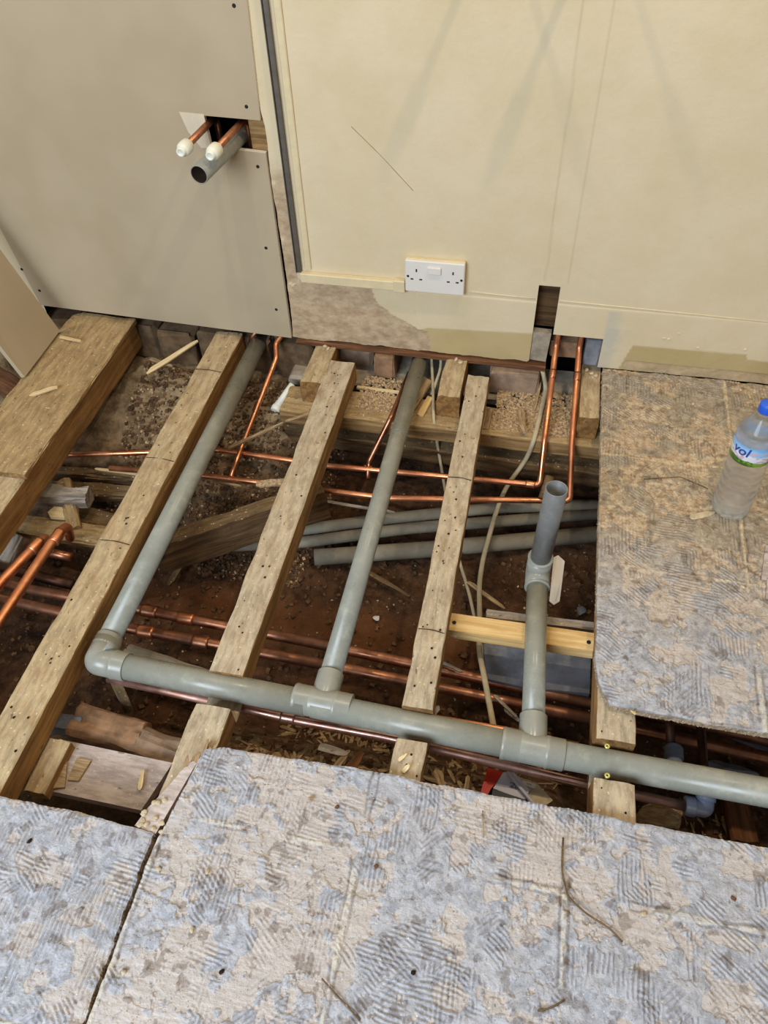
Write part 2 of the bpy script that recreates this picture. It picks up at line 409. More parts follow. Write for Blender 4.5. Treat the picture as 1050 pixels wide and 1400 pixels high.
def mat_ground():
    s = NT('void_earth', .92, spec=.25); n = s.noise(s.map((1, 1, 1)), 24, 7, .75); n2 = s.noise(s.map((1, 1, 1)), 5, 4)
    c = s.mix(s.rng(n, .3, .7), srgb(46, 31, 21), srgb(112, 80, 54)); 
    c = s.mix(s.math('MULTIPLY', s.attr('clay'), s.rng(n, .2, .8, .5, 1.)), c, srgb(128, 84, 52))
    c = s.mix(s.attr('dusty'), c, s.mix(s.rng(n, .3, .7), srgb(120, 98, 70), srgb(190, 166, 128)))
    sp = s.noise(s.map((1, 1, 1)), 110, 2, .5); c = s.mix(s.rng(sp, .7, .76), c, srgb(190, 172, 140))
    s.color(c); s.bump(s.math('ADD', n, s.noise(s.map((1, 1, 1)), 90, 5, .8)), .9, .006); return s.m
M_ground = mat_ground()
def mat_clear(name, tint, k, ior=1.3, white_lift=0.0):
    s = NT(name, .05); t = s.t; g = s.n('ShaderNodeBsdfGlass'); g.inputs['IOR'].default_value = ior; g.inputs['Roughness'].default_value = .03; g.inputs['Color'].default_value = (*tint, 1)
    tr = s.n('ShaderNodeBsdfTransparent'); tr.inputs[0].default_value = (*tint, 1); mx = s.n('ShaderNodeMixShader'); mx.inputs[0].default_value = k
    df = s.n('ShaderNodeBsdfDiffuse'); df.inputs[0].default_value = (.85, .92, 1, 1); m2 = s.n('ShaderNodeMixShader'); m2.inputs[0].default_value = white_lift  # diffuse white mixed in to brighten the plastic, in place of reflected light
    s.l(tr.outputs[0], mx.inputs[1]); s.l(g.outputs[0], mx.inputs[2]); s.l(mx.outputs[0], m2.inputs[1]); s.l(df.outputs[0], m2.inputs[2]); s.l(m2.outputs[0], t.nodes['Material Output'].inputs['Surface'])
    return s.m
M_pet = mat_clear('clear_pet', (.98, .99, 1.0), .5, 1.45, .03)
M_water = mat_clear('water', (.985, .995, 1.0), .5, 1.33)
def mat_label():
    s = NT('bottle_label_print', .35, spec=.5); sx = s.n('ShaderNodeSeparateXYZ'); s.l(s.tc.outputs['Object'], sx.inputs[0])
    z = s.math('ADD', sx.outputs['Z'], s.math('MULTIPLY', s.math('SUBTRACT', s.noise(s.map((1, 1, .3)), 38, 3), .5), .016))
    c = s.mix(s.rng(z, .026, .031), srgb(226, 226, 232), srgb(150, 192, 228))
    c = s.mix(s.rng(s.noise(s.map((1, 1, 2)), 60, 3), .55, .6), c, srgb(206, 170, 188))
    c = s.mix(s.rng(z, .012, .0135), s.mix(s.rng(s.noise(s.map((1, 1, 1)), 70, 3), .45, .55), srgb(58, 104, 30), srgb(120, 160, 40)), c)
    c = s.mix(s.rng(z, .040, .046), c, srgb(120, 172, 220))
    sz = sx.outputs['Z']; c = s.mix(s.rng(sz, .0025, .003), srgb(20, 48, 24), c); s.color(c); return s.m
M_label = mat_label()

# ================================================================== large structure
# ---- ground of the void under the floor
def build_ground():
    x = np.linspace(-2.2, 1.3, 440); y = np.linspace(-2.0, .35, 300); X, Y = np.meshgrid(x, y)
    z = -.335 + .03 * (fbm(X, Y, 6, 1) - .5) + .022 * (fbm(X, Y, 22, 5, 5) - .5)
    heap = sst(-.55, -.08, Y) * sst(-.50, -.68, X)                      # earth banked up against the wall, left bays
    z = z + heap * (.19 + .05 * (fbm(X, Y, 12, 9) - .5)) + .02 * heap * (fbm(X, Y, 45, 12, 3) - .5)
    chips = sst(-.95, -1.12, Y) * sst(-.62, -.50, X) * sst(.30, .12, X) # debris under the soil pipe
    z = z + chips * .165
    rub = sst(-1.02, -1.16, Y) * sst(-.50, -.60, X); z = z + rub * .10
    z += .012 * np.maximum(0, fbm(X, Y, 60, 33, 2) - .5) * 2
    clay = sst(-.60, -.66, Y) * sst(-.80, -.72, Y) * sst(-.98, -.85, X) * sst(.1, -.1, X)
    clay = np.maximum(clay, .35 * sst(.5, .6, fbm(X, Y, 7, 44)))
    dusty = np.clip(heap * 1.0 * (.4 + fbm(X, Y, 14, 8)) + chips * .55 + rub * .3, 0, 1)
    nx, ny = len(x), len(y); vs = np.stack([X, Y, z], -1).reshape(-1, 3)
    idx = np.arange(nx * ny).reshape(ny, nx); f = np.stack([idx[:-1, :-1], idx[:-1, 1:], idx[1:, 1:], idx[1:, :-1]], -1).reshape(-1, 4)
    o = world_obj('ground', vs, f.tolist(), M_ground, smooth=True, attrs={'clay': clay.ravel(), 'dusty': dusty.ravel()})
    tag(o, kind='structure'); return X, Y, z
GX, GY, GZ = build_ground()
def gz(x, y):
    i = int(np.clip(round((y + 2.0) / 2.35 * 299), 0, 299)); j = int(np.clip(round((x + 2.2) / 3.5 * 439), 0, 439)); return float(GZ[i, j])

# ---- back wall
def build_wall():
    xs = np.concatenate([np.arange(-.645, .70, .004), np.arange(.70, 1.6, .03)]); zs = np.concatenate([np.arange(0.0, .30, .0035), np.arange(.30, .9, .012), np.arange(.9, 2.45, .1)])
    for e in (.0, .0515, .176): xs[np.argmin(abs(xs - e))] = e
    for e in (.225, .085, .088): zs[np.argmin(abs(zs - e))] = e
    X, Z = np.meshgrid(xs, zs)
    Y = np.zeros_like(X) + .0012 * (fbm(X, Z, 8, 3) - .5)
    bare = ((Z < .178) & (X < -.405 + .02 * (fbm(X, Z, 20, 4) - .5))).astype(float)
    edge = np.interp(X, [-.64, -.42, -.40, -.37, -.31, -.27, -.24, 3], [.178, .178, .12, .105, .068, .05, -.1, -.1]) + .03 * (fbm(X, Z, 30, 6) - .5)
    bare = sst(-.002, .004, edge - Z) * sst(.6, .3, fbm(X, Z, 26, 77) * sst(-.58, -.63, X))
    side = sst(-.606, -.614, X + .012 * (fbm(X, Z, 40, 2) - .5)) * sst(.52, .40, Z) * sst(.32, .5, fbm(X, Z, 18, 14) + .15)
    bare = np.maximum(bare, side)
    och = sst(-.002, .003, np.interp(X, [-.3, -.27, 0.0, .05, .055, .2, .25, .52, .525, 1.6], [.06, .072, .085, .08, -.1, -.1, .078, .082, .068, .06]) + .003 * (fbm(X, Z, 50, 8) - .5) - Z)
    bare = np.maximum(bare, sst(.0, .003, np.interp(X, [.22, .24, 1.6], [-.1, .03, .032]) - Z) * .7)
    fil = .7 * sst(.22, .19, X) * sst(.172, .18, X) * (Z < .17) + .5 * sst(.5, .6, fbm(X, Z, 16, 21)) * sst(.26, .2, X) * sst(.17, .19, X) * (Z < .12)
    mark = .22 * sst(.003, .001, abs(X - .012 - .004 * (fbm(Z, X, 6, 3) - .5))) * (Z > .235) + .18 * sst(.003, .001, abs(X - .066)) * (Z > .235)
    Y = Y + .0012 * (bare > .5) + .0035 * (fbm(X, Z, 35, 6, 3) - .5) * (bare > .5)
    Y = Y - .0015 * sst(.178, .174, Z) * (X > -.3)
    # ragged bottom edge
    Zr = Z.copy(); b0 = Z[0]; Zr[0] = b0 + .010 * (fbm(xs, xs * 0, 30, 5) - .5) * (xs < .0) - .004 * (xs < 0)
    Zr[1] = np.maximum(Zr[1], Zr[0] + .001)
    XX = X.copy(); rag = .006 * (fbm(zs, zs * 0, 25, 19) - .5) + .008 * np.interp(zs, [0, .1, .5, .56, .6], [0, 0, .0, .8, 0]); XX[:, 0] += np.interp(zs, [0, .2, .5, 1], [.0, .004, .0, 0]) + rag
    keep = np.ones((len(zs) - 1, len(xs) - 1), bool)
    cx_ = (xs[:-1] + xs[1:]) / 2; cz_ = (zs[:-1] + zs[1:]) / 2; CX, CZ = np.meshgrid(cx_, cz_)
    keep[(CX > .0) & (CX < .0515) & (CZ < .225)] = False
    keep[(CX > .0515) & (CX < .176) & (CZ < .088)] = False
    ny, nx = X.shape; idx = np.arange(nx * ny).reshape(ny, nx)
    F = np.stack([idx[:-1, :-1], idx[:-1, 1:], idx[1:, 1:], idx[1:, :-1]], -1)[keep]
    front = np.stack([XX, Y, Zr], -1).reshape(-1, 3); back = front.copy(); back[:, 1] = .014; N = nx * ny
    # boundary edges -> reveal faces
    e = {}
    fl = F.tolist()
    for f in fl:
        for a, b in ((f[0], f[1]), (f[1], f[2]), (f[2], f[3]), (f[3], f[0])):
            if (b, a) in e: del e[(b, a)]
            else: e[(a, b)] = 1
    rev = [(b, a, a + N, b + N) for (a, b) in e]
    at = {k: np.concatenate([v.ravel(), np.full(N, z0)]) for k, v, z0 in (('bare', bare, .6), ('ochre', och, 0), ('filler', fil, .4), ('mark', mark, 0))}
    o = world_obj('wall_back', np.concatenate([front, back]), fl + rev, M_wall, attrs=at)
    return tag(o, kind='structure')
wall = build_wall()
# old wall left of the new sheet
def flat_wall(name, x0, x1, z0, z1, y, mat):
    xs = np.linspace(x0, x1, 40); zs = np.linspace(z0, z1, 60); X, Z = np.meshgrid(xs, zs); Y = y + .001 * (fbm(X, Z, 9) - .5)
    idx = np.arange(2400).reshape(60, 40); F = np.stack([idx[:-1, :-1], idx[:-1, 1:], idx[1:, 1:], idx[1:, :-1]], -1).reshape(-1, 4)
    z = np.zeros(2400); return tag(world_obj(name, np.stack([X, Y, Z], -1).reshape(-1, 3), F.tolist(), mat, attrs={'bare': z, 'ochre': z, 'filler': z, 'mark': z}), kind='structure')
flat_wall('wall_back_left', -2.4, -1.395, -.05, 2.4, .004, M_wall)
# seams and ridges in the plaster of the back wall
def ridge(name, pts, r, mat=M_cream):
    return tube(name, pts, r, mat, wall, bend=.005, n=6)
ridge('filler_ridge', [(-.166, .0, .190), (-.08, .0, .188), (-.004, .0, .1865)], .0018)
ridge('filler_ridge', [(.054, .0, .1865), (.22, .0, .1845), (.4, .0, .182), (.75, .0, .176)], .0018)
ridge('filler_ridge', [(.054, .001, .158), (.15, .001, .156), (.25, .001, .150)], .0012)
ridge('filler_ridge', [(.38, .001, .145), (.46, .0005, .147), (.62, .001, .146)], .0016)
ridge('filler_ridge', [(-.27, .0015, .155), (-.2, .001, .152), (-.13, .0015, .150)], .0012)
for k, (x, z) in enumerate([(.318, .108), (.33, .107), (.403, .089), (.513, .098), (.35, .125)]):
    lump('plaster_nib', (x, -.001, z), (.012, .006, .006), M_cream, wall, seed=k)
tube('scratch', [(-.444, .0008, .575), (-.38, .0008, .515), (-.308, .0008, .44)], .0011, M_plank, wall, n=5)
# void behind the wall: back painted black for the darkness inside, timber sole plate and studs
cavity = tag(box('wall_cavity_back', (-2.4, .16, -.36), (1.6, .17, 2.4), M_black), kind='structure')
tag(box('stud_block', (-.684, .012, .45), (-.640, .07, .66), M_plank, bev=.002), 'honey-coloured timber stud showing at the right of the wall cut-out', 'stud')
tag(box('timber_backing', (-.02, .035, .085), (.12, .05, .30), M_oldwood), 'dark timber backing at the back of the narrow wall slot', 'timber')
sp = timber('sole_plate', (-.635, .02, -.006), (.045, .02, -.014), .055, .016, M_brownwood, seed=3)
tag(sp, 'reddish brown timber strip under the bottom edge of the plaster', 'timber')
mp = slab_poly('mortar_patch', [(.0, .004, .086), (-.003, .004, .0), (.043, .004, -.004), (.047, .004, .085)], .02, M_mortar, normal=V((0, -1, 0)))
tag(mp, 'grey mortar patch filling the foot of the narrow wall slot', 'mortar')
tag(box('brick', (.050, .035, -.012), (.135, .10, .040), M_brick, bev=.006, rough=.003), 'rough brown brick end seen behind the two copper pipes in the wall opening', 'brick')
tag(box('brick', (.137, .0, -.0), (.176, .09, .080), M_greystone, bev=.004, rough=.001), 'grey cut brick face at the right side of the wall opening', 'brick')
tag(box('brick', (-.415, -.02, -.10), (-.360, .08, -.024), M_brick, bev=.005, rough=.002), 'orange brick standing on edge under the plaster between two joists', 'brick')
tag(box('brick', (-.100, -.03, -.10), (.035, .08, -.028), M_brick_dusty, bev=.005, rough=.002), 'dull brown brick below the plaster left of the wall opening', 'brick')
tag(box('brick', (-.62, .03, -.12), (-.43, .09, -.045), M_brick_dusty, bev=.006, rough=.003), 'shadowed brick behind the short joist stub near the new plasterboard', 'brick')

for k in range(7):
    x = -1.42 + k * .118
    tag(box('brick', (x + .003, .004 + .006 * (k % 3), -.150), (x + .113, .10, -.030 - .007 * (k % 2)), M_darkbrick, bev=.008, rough=.004), ['old brick under the plasterboard sheet, ' + w_ for w_ in ('at its far left end', 'second from its left end', 'just left of the wide plank edge', 'in the bay right of the wide plank', 'below the pale splinter', 'left of the second joist', 'behind the left grey waste pipe')][k], 'brick', 'bricks under the plasterboard')
# ---- plasterboard sheets
pb = empty('plasterboard_sheet', (-1.02, 0, 0), 'tall grey plasterboard sheet fixed to the wall with a square cut-out for pipes', 'plasterboard')
outl = [(-1.396, -.006, .025), (-.649, -.006, -.002), (-.647, -.006, .507), (-.777, -.006, .514), (-.779, -.006, .583), (-.648, -.006, .579), (-.640, -.006, .80), (-.634, -.006, 2.3), (-1.47, -.006, 2.3), (-1.425, -.006, .30)]
def sheet(pts, t, name, parent):
    import bmesh
    bm = bmesh.new(); vs = [bm.verts.new(p) for p in pts]; f = bm.faces.new(vs); 
    r = bmesh.ops.extrude_face_region(bm, geom=[f]); 
    for v in r['geom']:
        if isinstance(v, bmesh.types.BMVert): v.co.y += t
    bmesh.ops.recalc_face_normals(bm, faces=bm.faces)
    for q in bm.faces:
        if abs(q.normal.y) < .5: q.material_index = 1
    bm.normal_update(); bmesh.ops.triangulate(bm, faces=[q for q in bm.faces if len(q.verts) > 4])
    me = bpy.data.meshes.new(name); bm.to_mesh(me); bm.free(); me.materials.append(M_board); me.materials.append(M_pbcore)
    o = link(name, me, parent); return o
sheet(outl, .0125, 'board', pb)
for (x, z) in [(-.675, .607), (-.670, .475), (-.6815, .268), (-.680, .087), (-1.380, .075), (-1.408, .140), (-.668, .80)]:
    lathe('screw_head', (x, -.0058, z), (x, -.02, z), [(0, .0042), (.0008, .0040), (.001, .002), (.0006, .001)], M_screw, pb, n=12)
tp = slab_poly('torn_paper', [(-.778, -.0066, .586), (-.836, -.0066, .588), (-.824, -.0066, .545), (-.800, -.0066, .510), (-.776, -.0066, .512)], .0006, M_torn, pb, normal=V((0, -1, 0)))
tag(tp, 'pale bared patch beside the cut-out')
# a second sheet leaning beside it
lean = [(-1.311, -.091, .004), (-1.309, -.295, .004), (-1.585, -.295, .92), (-1.60, -.091, .92)]
ls = slab_poly('leaning_plasterboard', lean, .0125, M_board, normal=(V(lean[1]) - V(lean[0])).cross(V(lean[3]) - V(lean[0])).normalized() * 1)
tag(ls, 'narrow plasterboard offcut leaning to the left beside the wide old plank', 'plasterboard')

# ---- floor panels with tile adhesive
def tile_fields(X, Y, brownf, seed):
    # tile grid 0.3265 m left by the old tiles
    gx = (X - .163) / .3265; gy = (Y + 1.302) / .3265
    tx = np.floor(gx); ty = np.floor(gy); fx = (gx - tx); fy = (gy - ty)
    dx = np.minimum(fx, 1 - fx) * .3265; dy = np.minimum(fy, 1 - fy) * .3265
    wob = .008 * (fbm(X, Y, 25, seed + 1) - .5)
    line = np.minimum(abs(dx + wob), abs(dy + wob))
    grout = sst(.0050, .0012, line) * np.maximum(sst(.36, .55, fbm(X, Y, 13, seed + 2)), .8 * brownf) * (.45 + .55 * sst(.3, .6, vn(X * 160, Y * 160, 8)))
    left = sst(-.47, -.51, X) * sst(-1.15, -1.2, Y)
    # comb strokes: patches of parallel ridges whose direction changes from patch to patch
    H = 0 * X; groove_shade = 0 * X
    fine = fbm(X, Y, 70, seed + 40, 4) - .5
    m = fbm(X, Y, 15, seed + 4, 6) + .22 * fine * 2
    glue = np.maximum(sst(.46, .53, m + .08), left * sst(.24, .34, m + .09))
    for q, (an, fr, th) in enumerate([(0.0, 15, .62), (1.45, 14, .63), (.9, 18, .65), (2.4, 19, .67)]):
        s_ = X * math.cos(an) + Y * math.sin(an) + .010 * (fbm(X, Y, 9, seed + 3 + q) - .5) + .0035 * (fbm(X, Y, 50, seed + 60 + q, 2) - .5)
        t_ = -X * math.sin(an) + Y * math.cos(an)
        k = fbm(X, Y, fr, seed + 70 + 5 * q, 3)
        if q == 0: k = np.maximum(k, left * (.47 + .34 * fbm(X, Y, 20, seed + 99, 3)))
        c_ = sst(th, th + .05, k) * (.45 + .55 * glue) * sst(.25, .45, fbm(s_ * 4, t_, 26, seed + 20 + q, 3))
        w = .5 + .5 * np.sin(2 * math.pi * s_ / .0072)
        H = H + .0020 * (w - .5) * c_; groove_shade = np.maximum(groove_shade, c_ * sst(.35, .05, w))
    groove_shade = groove_shade * (.62 - .3 * brownf)
    crust = sst(.53, .60, fbm(X, Y, 30, seed + 7, 4)); peel = sst(.60, .63, fbm(X, Y, 19, seed + 31, 4))
    H = H + .0014 * glue + .0028 * fine + .0013 * crust * glue - .0012 * peel + .0020 * grout + .0010 * (fbm(X, Y, 160, seed + 17, 2) - .5)
    G = np.clip(glue * (.70 + .5 * (fbm(X, Y, 30, seed + 9) - .3)) * (1 - .9 * peel), 0, 1)
    dirt = .45 * sst(.0030, .0010, abs(line - .006)) * sst(.50, .62, fbm(X, Y, 14, seed + 11)) + .45 * sst(.68, .73, fbm(X, Y, 60, seed + 12, 3)) 
    return H, G, grout, np.clip(dirt, 0, 1), groove_shade
def floor_panel(name, parent, xl, xr, yf, yb, nx, ny, brown, seed, t=.018, label=None):
    """xl,xr: functions of v (0 front ... 1 back); yf,yb: functions of u"""
    u = np.linspace(0, 1, nx); v = np.linspace(0, 1, ny); U, Vv = np.meshgrid(u, v)
    XL = xl(v)[:, None]; XR = xr(v)[:, None]; X = XL + (XR - XL) * U
    YF = yf(X); YB = yb(X); Y = YF + (YB - YF) * Vv
    br = brown(X, Y); H, G, gr, di, gv = tile_fields(X, Y, br, seed)
    e = np.minimum(np.minimum(U * (XR - XL), (1 - U) * (XR - XL)), np.minimum(Vv, 1 - Vv) * abs(YB - YF))
    H = H - .0016 * sst(.004, 0, e)
    top = np.stack([X, Y, H], -1).reshape(-1, 3); N = nx * ny; idx = np.arange(N).reshape(ny, nx)
    F = np.stack([idx[:-1, :-1], idx[:-1, 1:], idx[1:, 1:], idx[1:, :-1]], -1).reshape(-1, 4).tolist()
    b = np.concatenate([idx[0, :], idx[1:, -1], idx[-1, -2::-1], idx[-2:0:-1, 0]]); nb = len(b)
    rows = []; cur = b; vs = [top]; off = N
    for k in (1, 2, 3):
        low = top[b].copy(); low[:, 2] = -t * k / 3
        low[:, :2] += .0012 * rng.normal(0, 1, (nb, 2)) * .7; vs.append(low); new = np.arange(off, off + nb); off += nb
        for i in range(nb): j = (i + 1) % nb; F.append((cur[j], cur[i], new[i], new[j]))
        cur = new
    vs = np.concatenate(vs); z = np.zeros(3 * nb)
    at = {'glue': np.concatenate([G.ravel(), z]), 'grout': np.concatenate([gr.ravel(), z]), 'dirt': np.concatenate([di.ravel(), z + .25]), 'brown': np.concatenate([br.ravel(), z + 1]), 'groove_shade': np.concatenate([gv.ravel(), z])}
    o = world_obj(name, vs, F, M_floor, parent, smooth=False, attrs=at)
    if label: tag(o, label)
    return o
floor = empty('floor', (0, -1.3, 0), kind='structure')
rag = lambda x, s, a=.004: a * (fbm(x, x * 0, 30, s) - .5) * 2
floor_panel('floor_panel', floor, lambda v: -1.42 + 0 * v, lambda v: -.497 + rag(v, 3) - .004 * v, lambda x: -1.80 + 0 * x,
            lambda x: np.interp(x, [-1.5, -.70, -.60, -.50], [-1.332, -1.329, -1.331, -1.340]) + rag(x, 5, .004), 560, 290, lambda X, Y: 0 * X, 10, label='grey adhesive-covered floor panel left of the seam')
floor_panel('floor_panel', floor, lambda v: np.interp(v, [0, .72, 1], [-.494, -.494, -.470]) + rag(v, 8, .002), lambda v: .85 + 0 * v, lambda x: -1.80 + 0 * x,
            lambda x: np.interp(x, [-.5, -.46, -.44, -.2, .2, .62], [-1.195, -1.182, -1.176, -1.168, -1.171, -1.174]) + rag(x, 15, .0022), 960, 460, lambda X, Y: 0 * X, 10)
def brn(X, Y): return sst(-.95, -.45, Y + .25 * (fbm(X, Y, 5, 90) - .5)) * .95 + .1
floor_panel('floor_panel', floor, lambda v: np.interp(v, [0, .02, .05, .09, 1], [.223, .214, .202, .196, .190]) + rag(v, 9, .0015), lambda v: 1.0 + 0 * v, lambda x: np.interp(x, [.2, .23, .37, .62, .8], [-.966, -.9675, -.971, -.974, -.976]) + rag(x, 25, .0016),
            lambda x: -.004 + 0 * x, 420, 520, brn, 60, label='brown dusty floor panel under the water bottle')
# pinkish broken remnant between the two near panels
rem = slab_poly('broken_board_remnant', [(-.540, -1.332, -.004), (-.500, -1.338, -.003), (-.474, -1.200, -.003), (-.492, -1.215, -.004), (-.512, -1.262, -.005), (-.530, -1.300, -.004)], .014, M_pinkplank, normal=V((0, 0, 1)))
tag(rem, 'jagged pinkish board remnant wedged beside the corner of the near floor panel', 'board')
for k in range(14):
    x = random.uniform(-.535, -.49); y = random.uniform(-1.335, -1.28)
    lump('plaster_crumb', (x, y, .001 - .004), (.012, .010, .009), M_crumb, rem, seed=40 + k)
for k in range(11):
    x = -.490 + k * .0028; y = -1.235 + .004 * k
    shard('splinter', (x, y - .02, -.010), (x + random.uniform(-.012, .02), y + random.uniform(.02, .045), random.uniform(-.008, .004)), .006, .003, M_chip, rem, seed=k)

# ================================================================== joists
NY0, NY1 = -1.096, -1.012     # notch that takes the waste pipe
def joist(x, w, y0, y1, mat, label, h=.062, notched=True, dx=0, seed=0, holes=12, z=-.018, skew=(0, 0), nt=None, lines=()):
    t = empty('joist', (x, y0, z - h), label, 'joist')
    a = nt or (NY0, NY1)
    k = dict(notch=[(a[0] - y0, a[1] - y0, .0565)]) if notched else {}
    b = timber('beam', (x, y0, z), (x + dx, y1, z), w, h, mat, t, seed=seed, endskew=skew, **k)
    r = random.Random(seed); vs = []; fs = []
    for i in range(holes):
        yy = r.uniform(max(y0, -1.3), y1); 
        if notched and a[0] - .01 < yy < a[1] + .01: continue
        xx = x + dx * (yy - y0) / (y1 - y0) + r.uniform(-.36, .36) * w; q = r.uniform(.0014, .0028)
        n0 = len(vs); vs += [(xx + q * math.cos(c * math.pi / 3), yy + q * 1.1 * math.sin(c * math.pi / 3), z + .0014) for c in range(6)]; fs.append(tuple(range(n0, n0 + 6)))
    o = world_obj('nail_holes', vs, fs, M_slot, t); tag(o, kind='stuff')
    for yy in lines:
        xx = x + dx * (yy - y0) / (y1 - y0); tube('saw_mark', [(xx - w * .46, yy, z + .0006), (xx, yy + .003, z + .0008), (xx + w * .46, yy - .002, z + .0006)], .0008, M_slot, t, n=5)
    return t
joist(-.838, .078, -1.45, .012, M_joist, 'long weathered timber joist running under the left end of the soil pipe elbow', notched=False, seed=11, holes=26, lines=(-.16, -.50, -.76))
joist(-.491, .070, -1.30, -.064, M_joist_g, 'timber joist notched under the soil pipe, second from the left, splintered at its near end', seed=22, holes=26, nt=(-1.094, -1.024))
joist(-.1155, .058, -1.22, -.064, M_joist_g, 'narrow timber joist with a row of nail holes, running beside the new pine noggin', dx=-.008, seed=33, holes=34, lines=(-.44, -.86), nt=(-1.092, -1.028))
joist(.238, .072, -1.22, -.30, M_joist_g, 'timber joist under the edge of the brown floor panel, with two yellow screws', seed=44, holes=8, nt=(-1.100, -1.026))
# wide old plank on the leftmost joist
j1 = empty('joist', (-1.18, -1.05, -.10), 'leftmost timber joist, partly covered by the wide old plank', 'joist')
timber('beam', (-1.19, -1.25, -.018), (-1.172, .01, -.018), .098, .082, M_joist, j1, seed=55)
op = timber('old_floor_plank', (-1.222, -.618, .0), (-1.214, .008, .0), .196, .018, M_plank, seed=66, chip=.008, rough=.002)
tag(op, 'wide worn floor plank with a rounded broken edge lying on the leftmost joist', 'plank')
# short joist stubs at the wall, resting on the wall plate
for (x, w, y0, y1, lab, sd) in [(-.553, .060, -.163, .02, 'short sawn joist stub at the wall, beside the plasterboard sheet', 71), (-.190, .060, -.158, .02, 'short sawn joist stub at the wall, below the socket', 72), (.164, .050, -.181, .03, 'short joist stub with a dark sawn end at the edge of the brown floor panel', 73)]:
    s_ = empty('joist_stub', (x, y0, -.09), lab, 'joist')
    timber('beam', (x, y0, -.017), (x, y1, -.017), w, .070, M_joist, s_, seed=sd)
    for q in range(3): lump('plaster_crumb', (x + (q - 1) * .012, .0 - .01 * q, -.014), (.014, .012, .010), M_crumb, s_, seed=sd + q)
# wall plate
wp = empty('timber_plate', (-.2, -.14, -.14), 'long timber wall plate with sawdust on it, carrying the joist ends below the back wall', 'timber')
timber('beam', (-0.6350, -0.1526, -0.0880), (0.3000, -0.1528, -0.0880), .11, .045, M_plank, wp, seed=81)
timber('lower_ledge', (-.66, -.10, -.165), (.30, -.13, -.168), .19, .05, M_oldwood, wp, seed=83, rough=.004)
box('back_ledge', (-.66, -.05, -.13), (.24, .10, -.102), M_mortar, wp, bev=.006, rough=.002)
slab_poly('offcut_strip', [(-.452, -.075, -.086), (-.330, -.085, -.080), (-.330, -.092, -.080), (-.452, -.084, -.086)], .006, M_pale, wp, normal=V((0, 0, 1)))
for k, (a, b, w_) in enumerate([((-.292, -.165, -.072), (-.262, -.040, -.066), .026), ((-.262, -.172, -.080), (-.246, -.098, -.078), .018), ((-.085, -.190, -.085), (-.080, -.110, -.085), .020)]):
    shim = timber('timber_shim', a, b, w_, .014, M_new if k == 1 else M_chip, seed=90 + k, step=.02)
    tag(shim, ['brown timber shim on the wall plate right of the middle waste pipe', 'pale sawn shim on the wall plate right of the middle waste pipe', 'small old shim beside the narrow joist on the wall plate'][k], 'shim')
# sawdust, chips piled on the plate
def scatter_stuff(name, n, xr, yr, zf, sz, mat, label=None, cat=None, parent=None, flat=.5, seed=0, kind='stick'):
    r = random.Random(seed); VS = []; FS = []; off = 0
    for i in range(n):
        x = r.uniform(*xr); y = r.uniform(*yr); z = zf(x, y); L = r.uniform(*sz)
        if kind == 'stick':
            v, f = shard_arrays(L, L * r.uniform(.08, .26), L * .05, r, r.uniform(0, .05))
            q = dirquat(r.uniform(0, 6.28), r.uniform(-.35, .35), r.uniform(-.6, .6)); v = rot_arr(v - np.array([L / 2, 0, 0]), q, (x, y, z + L * .08))
        else:
            v = np.array([(a, b, c) for a in (-.5, .5) for b in (-.5, .5) for c in (-.5, .5)]) * [L, L * r.uniform(.5, 1), L * flat]
            v = v + np.array([[r.uniform(-.15, .15) * L for _ in range(3)] for _ in range(8)])
            q = dirquat(r.uniform(0, 6.28), r.uniform(-.4, .4)); v = rot_arr(v, q, (x, y, z + L * flat * .3)); f = [(0, 1, 3, 2), (4, 6, 7, 5), (0, 4, 5, 1), (2, 3, 7, 6), (0, 2, 6, 4), (1, 5, 7, 3)]
        VS.append(v); FS += [tuple(a + off for a in ff) for ff in f]; off += len(v)
    o = world_obj(name, np.concatenate(VS), FS, mat, parent); tag(o, label, cat, kind='stuff'); return o
scatter_stuff('sawdust_heap', 1900, (-.07, .14), (-.185, -.02), lambda x, y: -.089, (.002, .010), M_grit, 'pale sawdust and grit heaped on the wall plate behind the two copper pipes', 'sawdust', kind='crumb', seed=1)
scatter_stuff('sawdust_heap', 700, (-.44, -.30), (-.165, -.03), lambda x, y: -.089, (.002, .009), M_grit, 'brown wood crumbs on the wall plate left of the middle waste pipe', 'sawdust', kind='crumb', seed=2)

# ================================================================== waste pipework (one glued assembly)
wst = empty('waste_pipework', (-.28, -1.05, -.075), 'long grey plastic waste pipe with branches, lying in notches cut in the joists', 'pipe')
zc = -.045; R1 = .0252; R2 = .0215
A0 = (-0.7597, -1.0321, -0.0450); A1 = (-0.3146, -1.0428, -0.0470); A2 = (0.1073, -1.0543, -0.0500); A3 = (0.5013, -1.0567, -0.0520)
def P3(a, b, t): return tuple(V(a).lerp(V(b), t))
E3 = tuple(V(A3) + (V(A3) - V(A2)).normalized() * .75)
tube('pipe', [P3(A0, A1, .05), P3(A0, A1, .97)], R1, M_pvc, wst, n=32)
tube('pipe', [A1, A2], R1, M_pvc, wst, n=32)
tube('pipe', [A2, E3], R1, M_pvc, wst, n=32)
def sock(name, a, b, L, r, par=None):
    return edge_split(lathe(name, a, b, [(0, r * .9), (0, r + .0032), (.0015, r + .0042), (.006, r + .0042), (.0075, r + .0034), (L - .0015, r + .0034), (L, r + .0026), (L, r * .9)], M_pvc2, par or wst, n=36))
# branch directions
P1top = (-0.7562, 0.0360, -0.0450); P2top = (-0.2925, 0.0433, -0.0450)
d1 = (V(P1top) - V(A0)).normalized(); d2 = V((A1[0], 0, 0)); 
ax = (V(A2) - V(A0)).normalized()
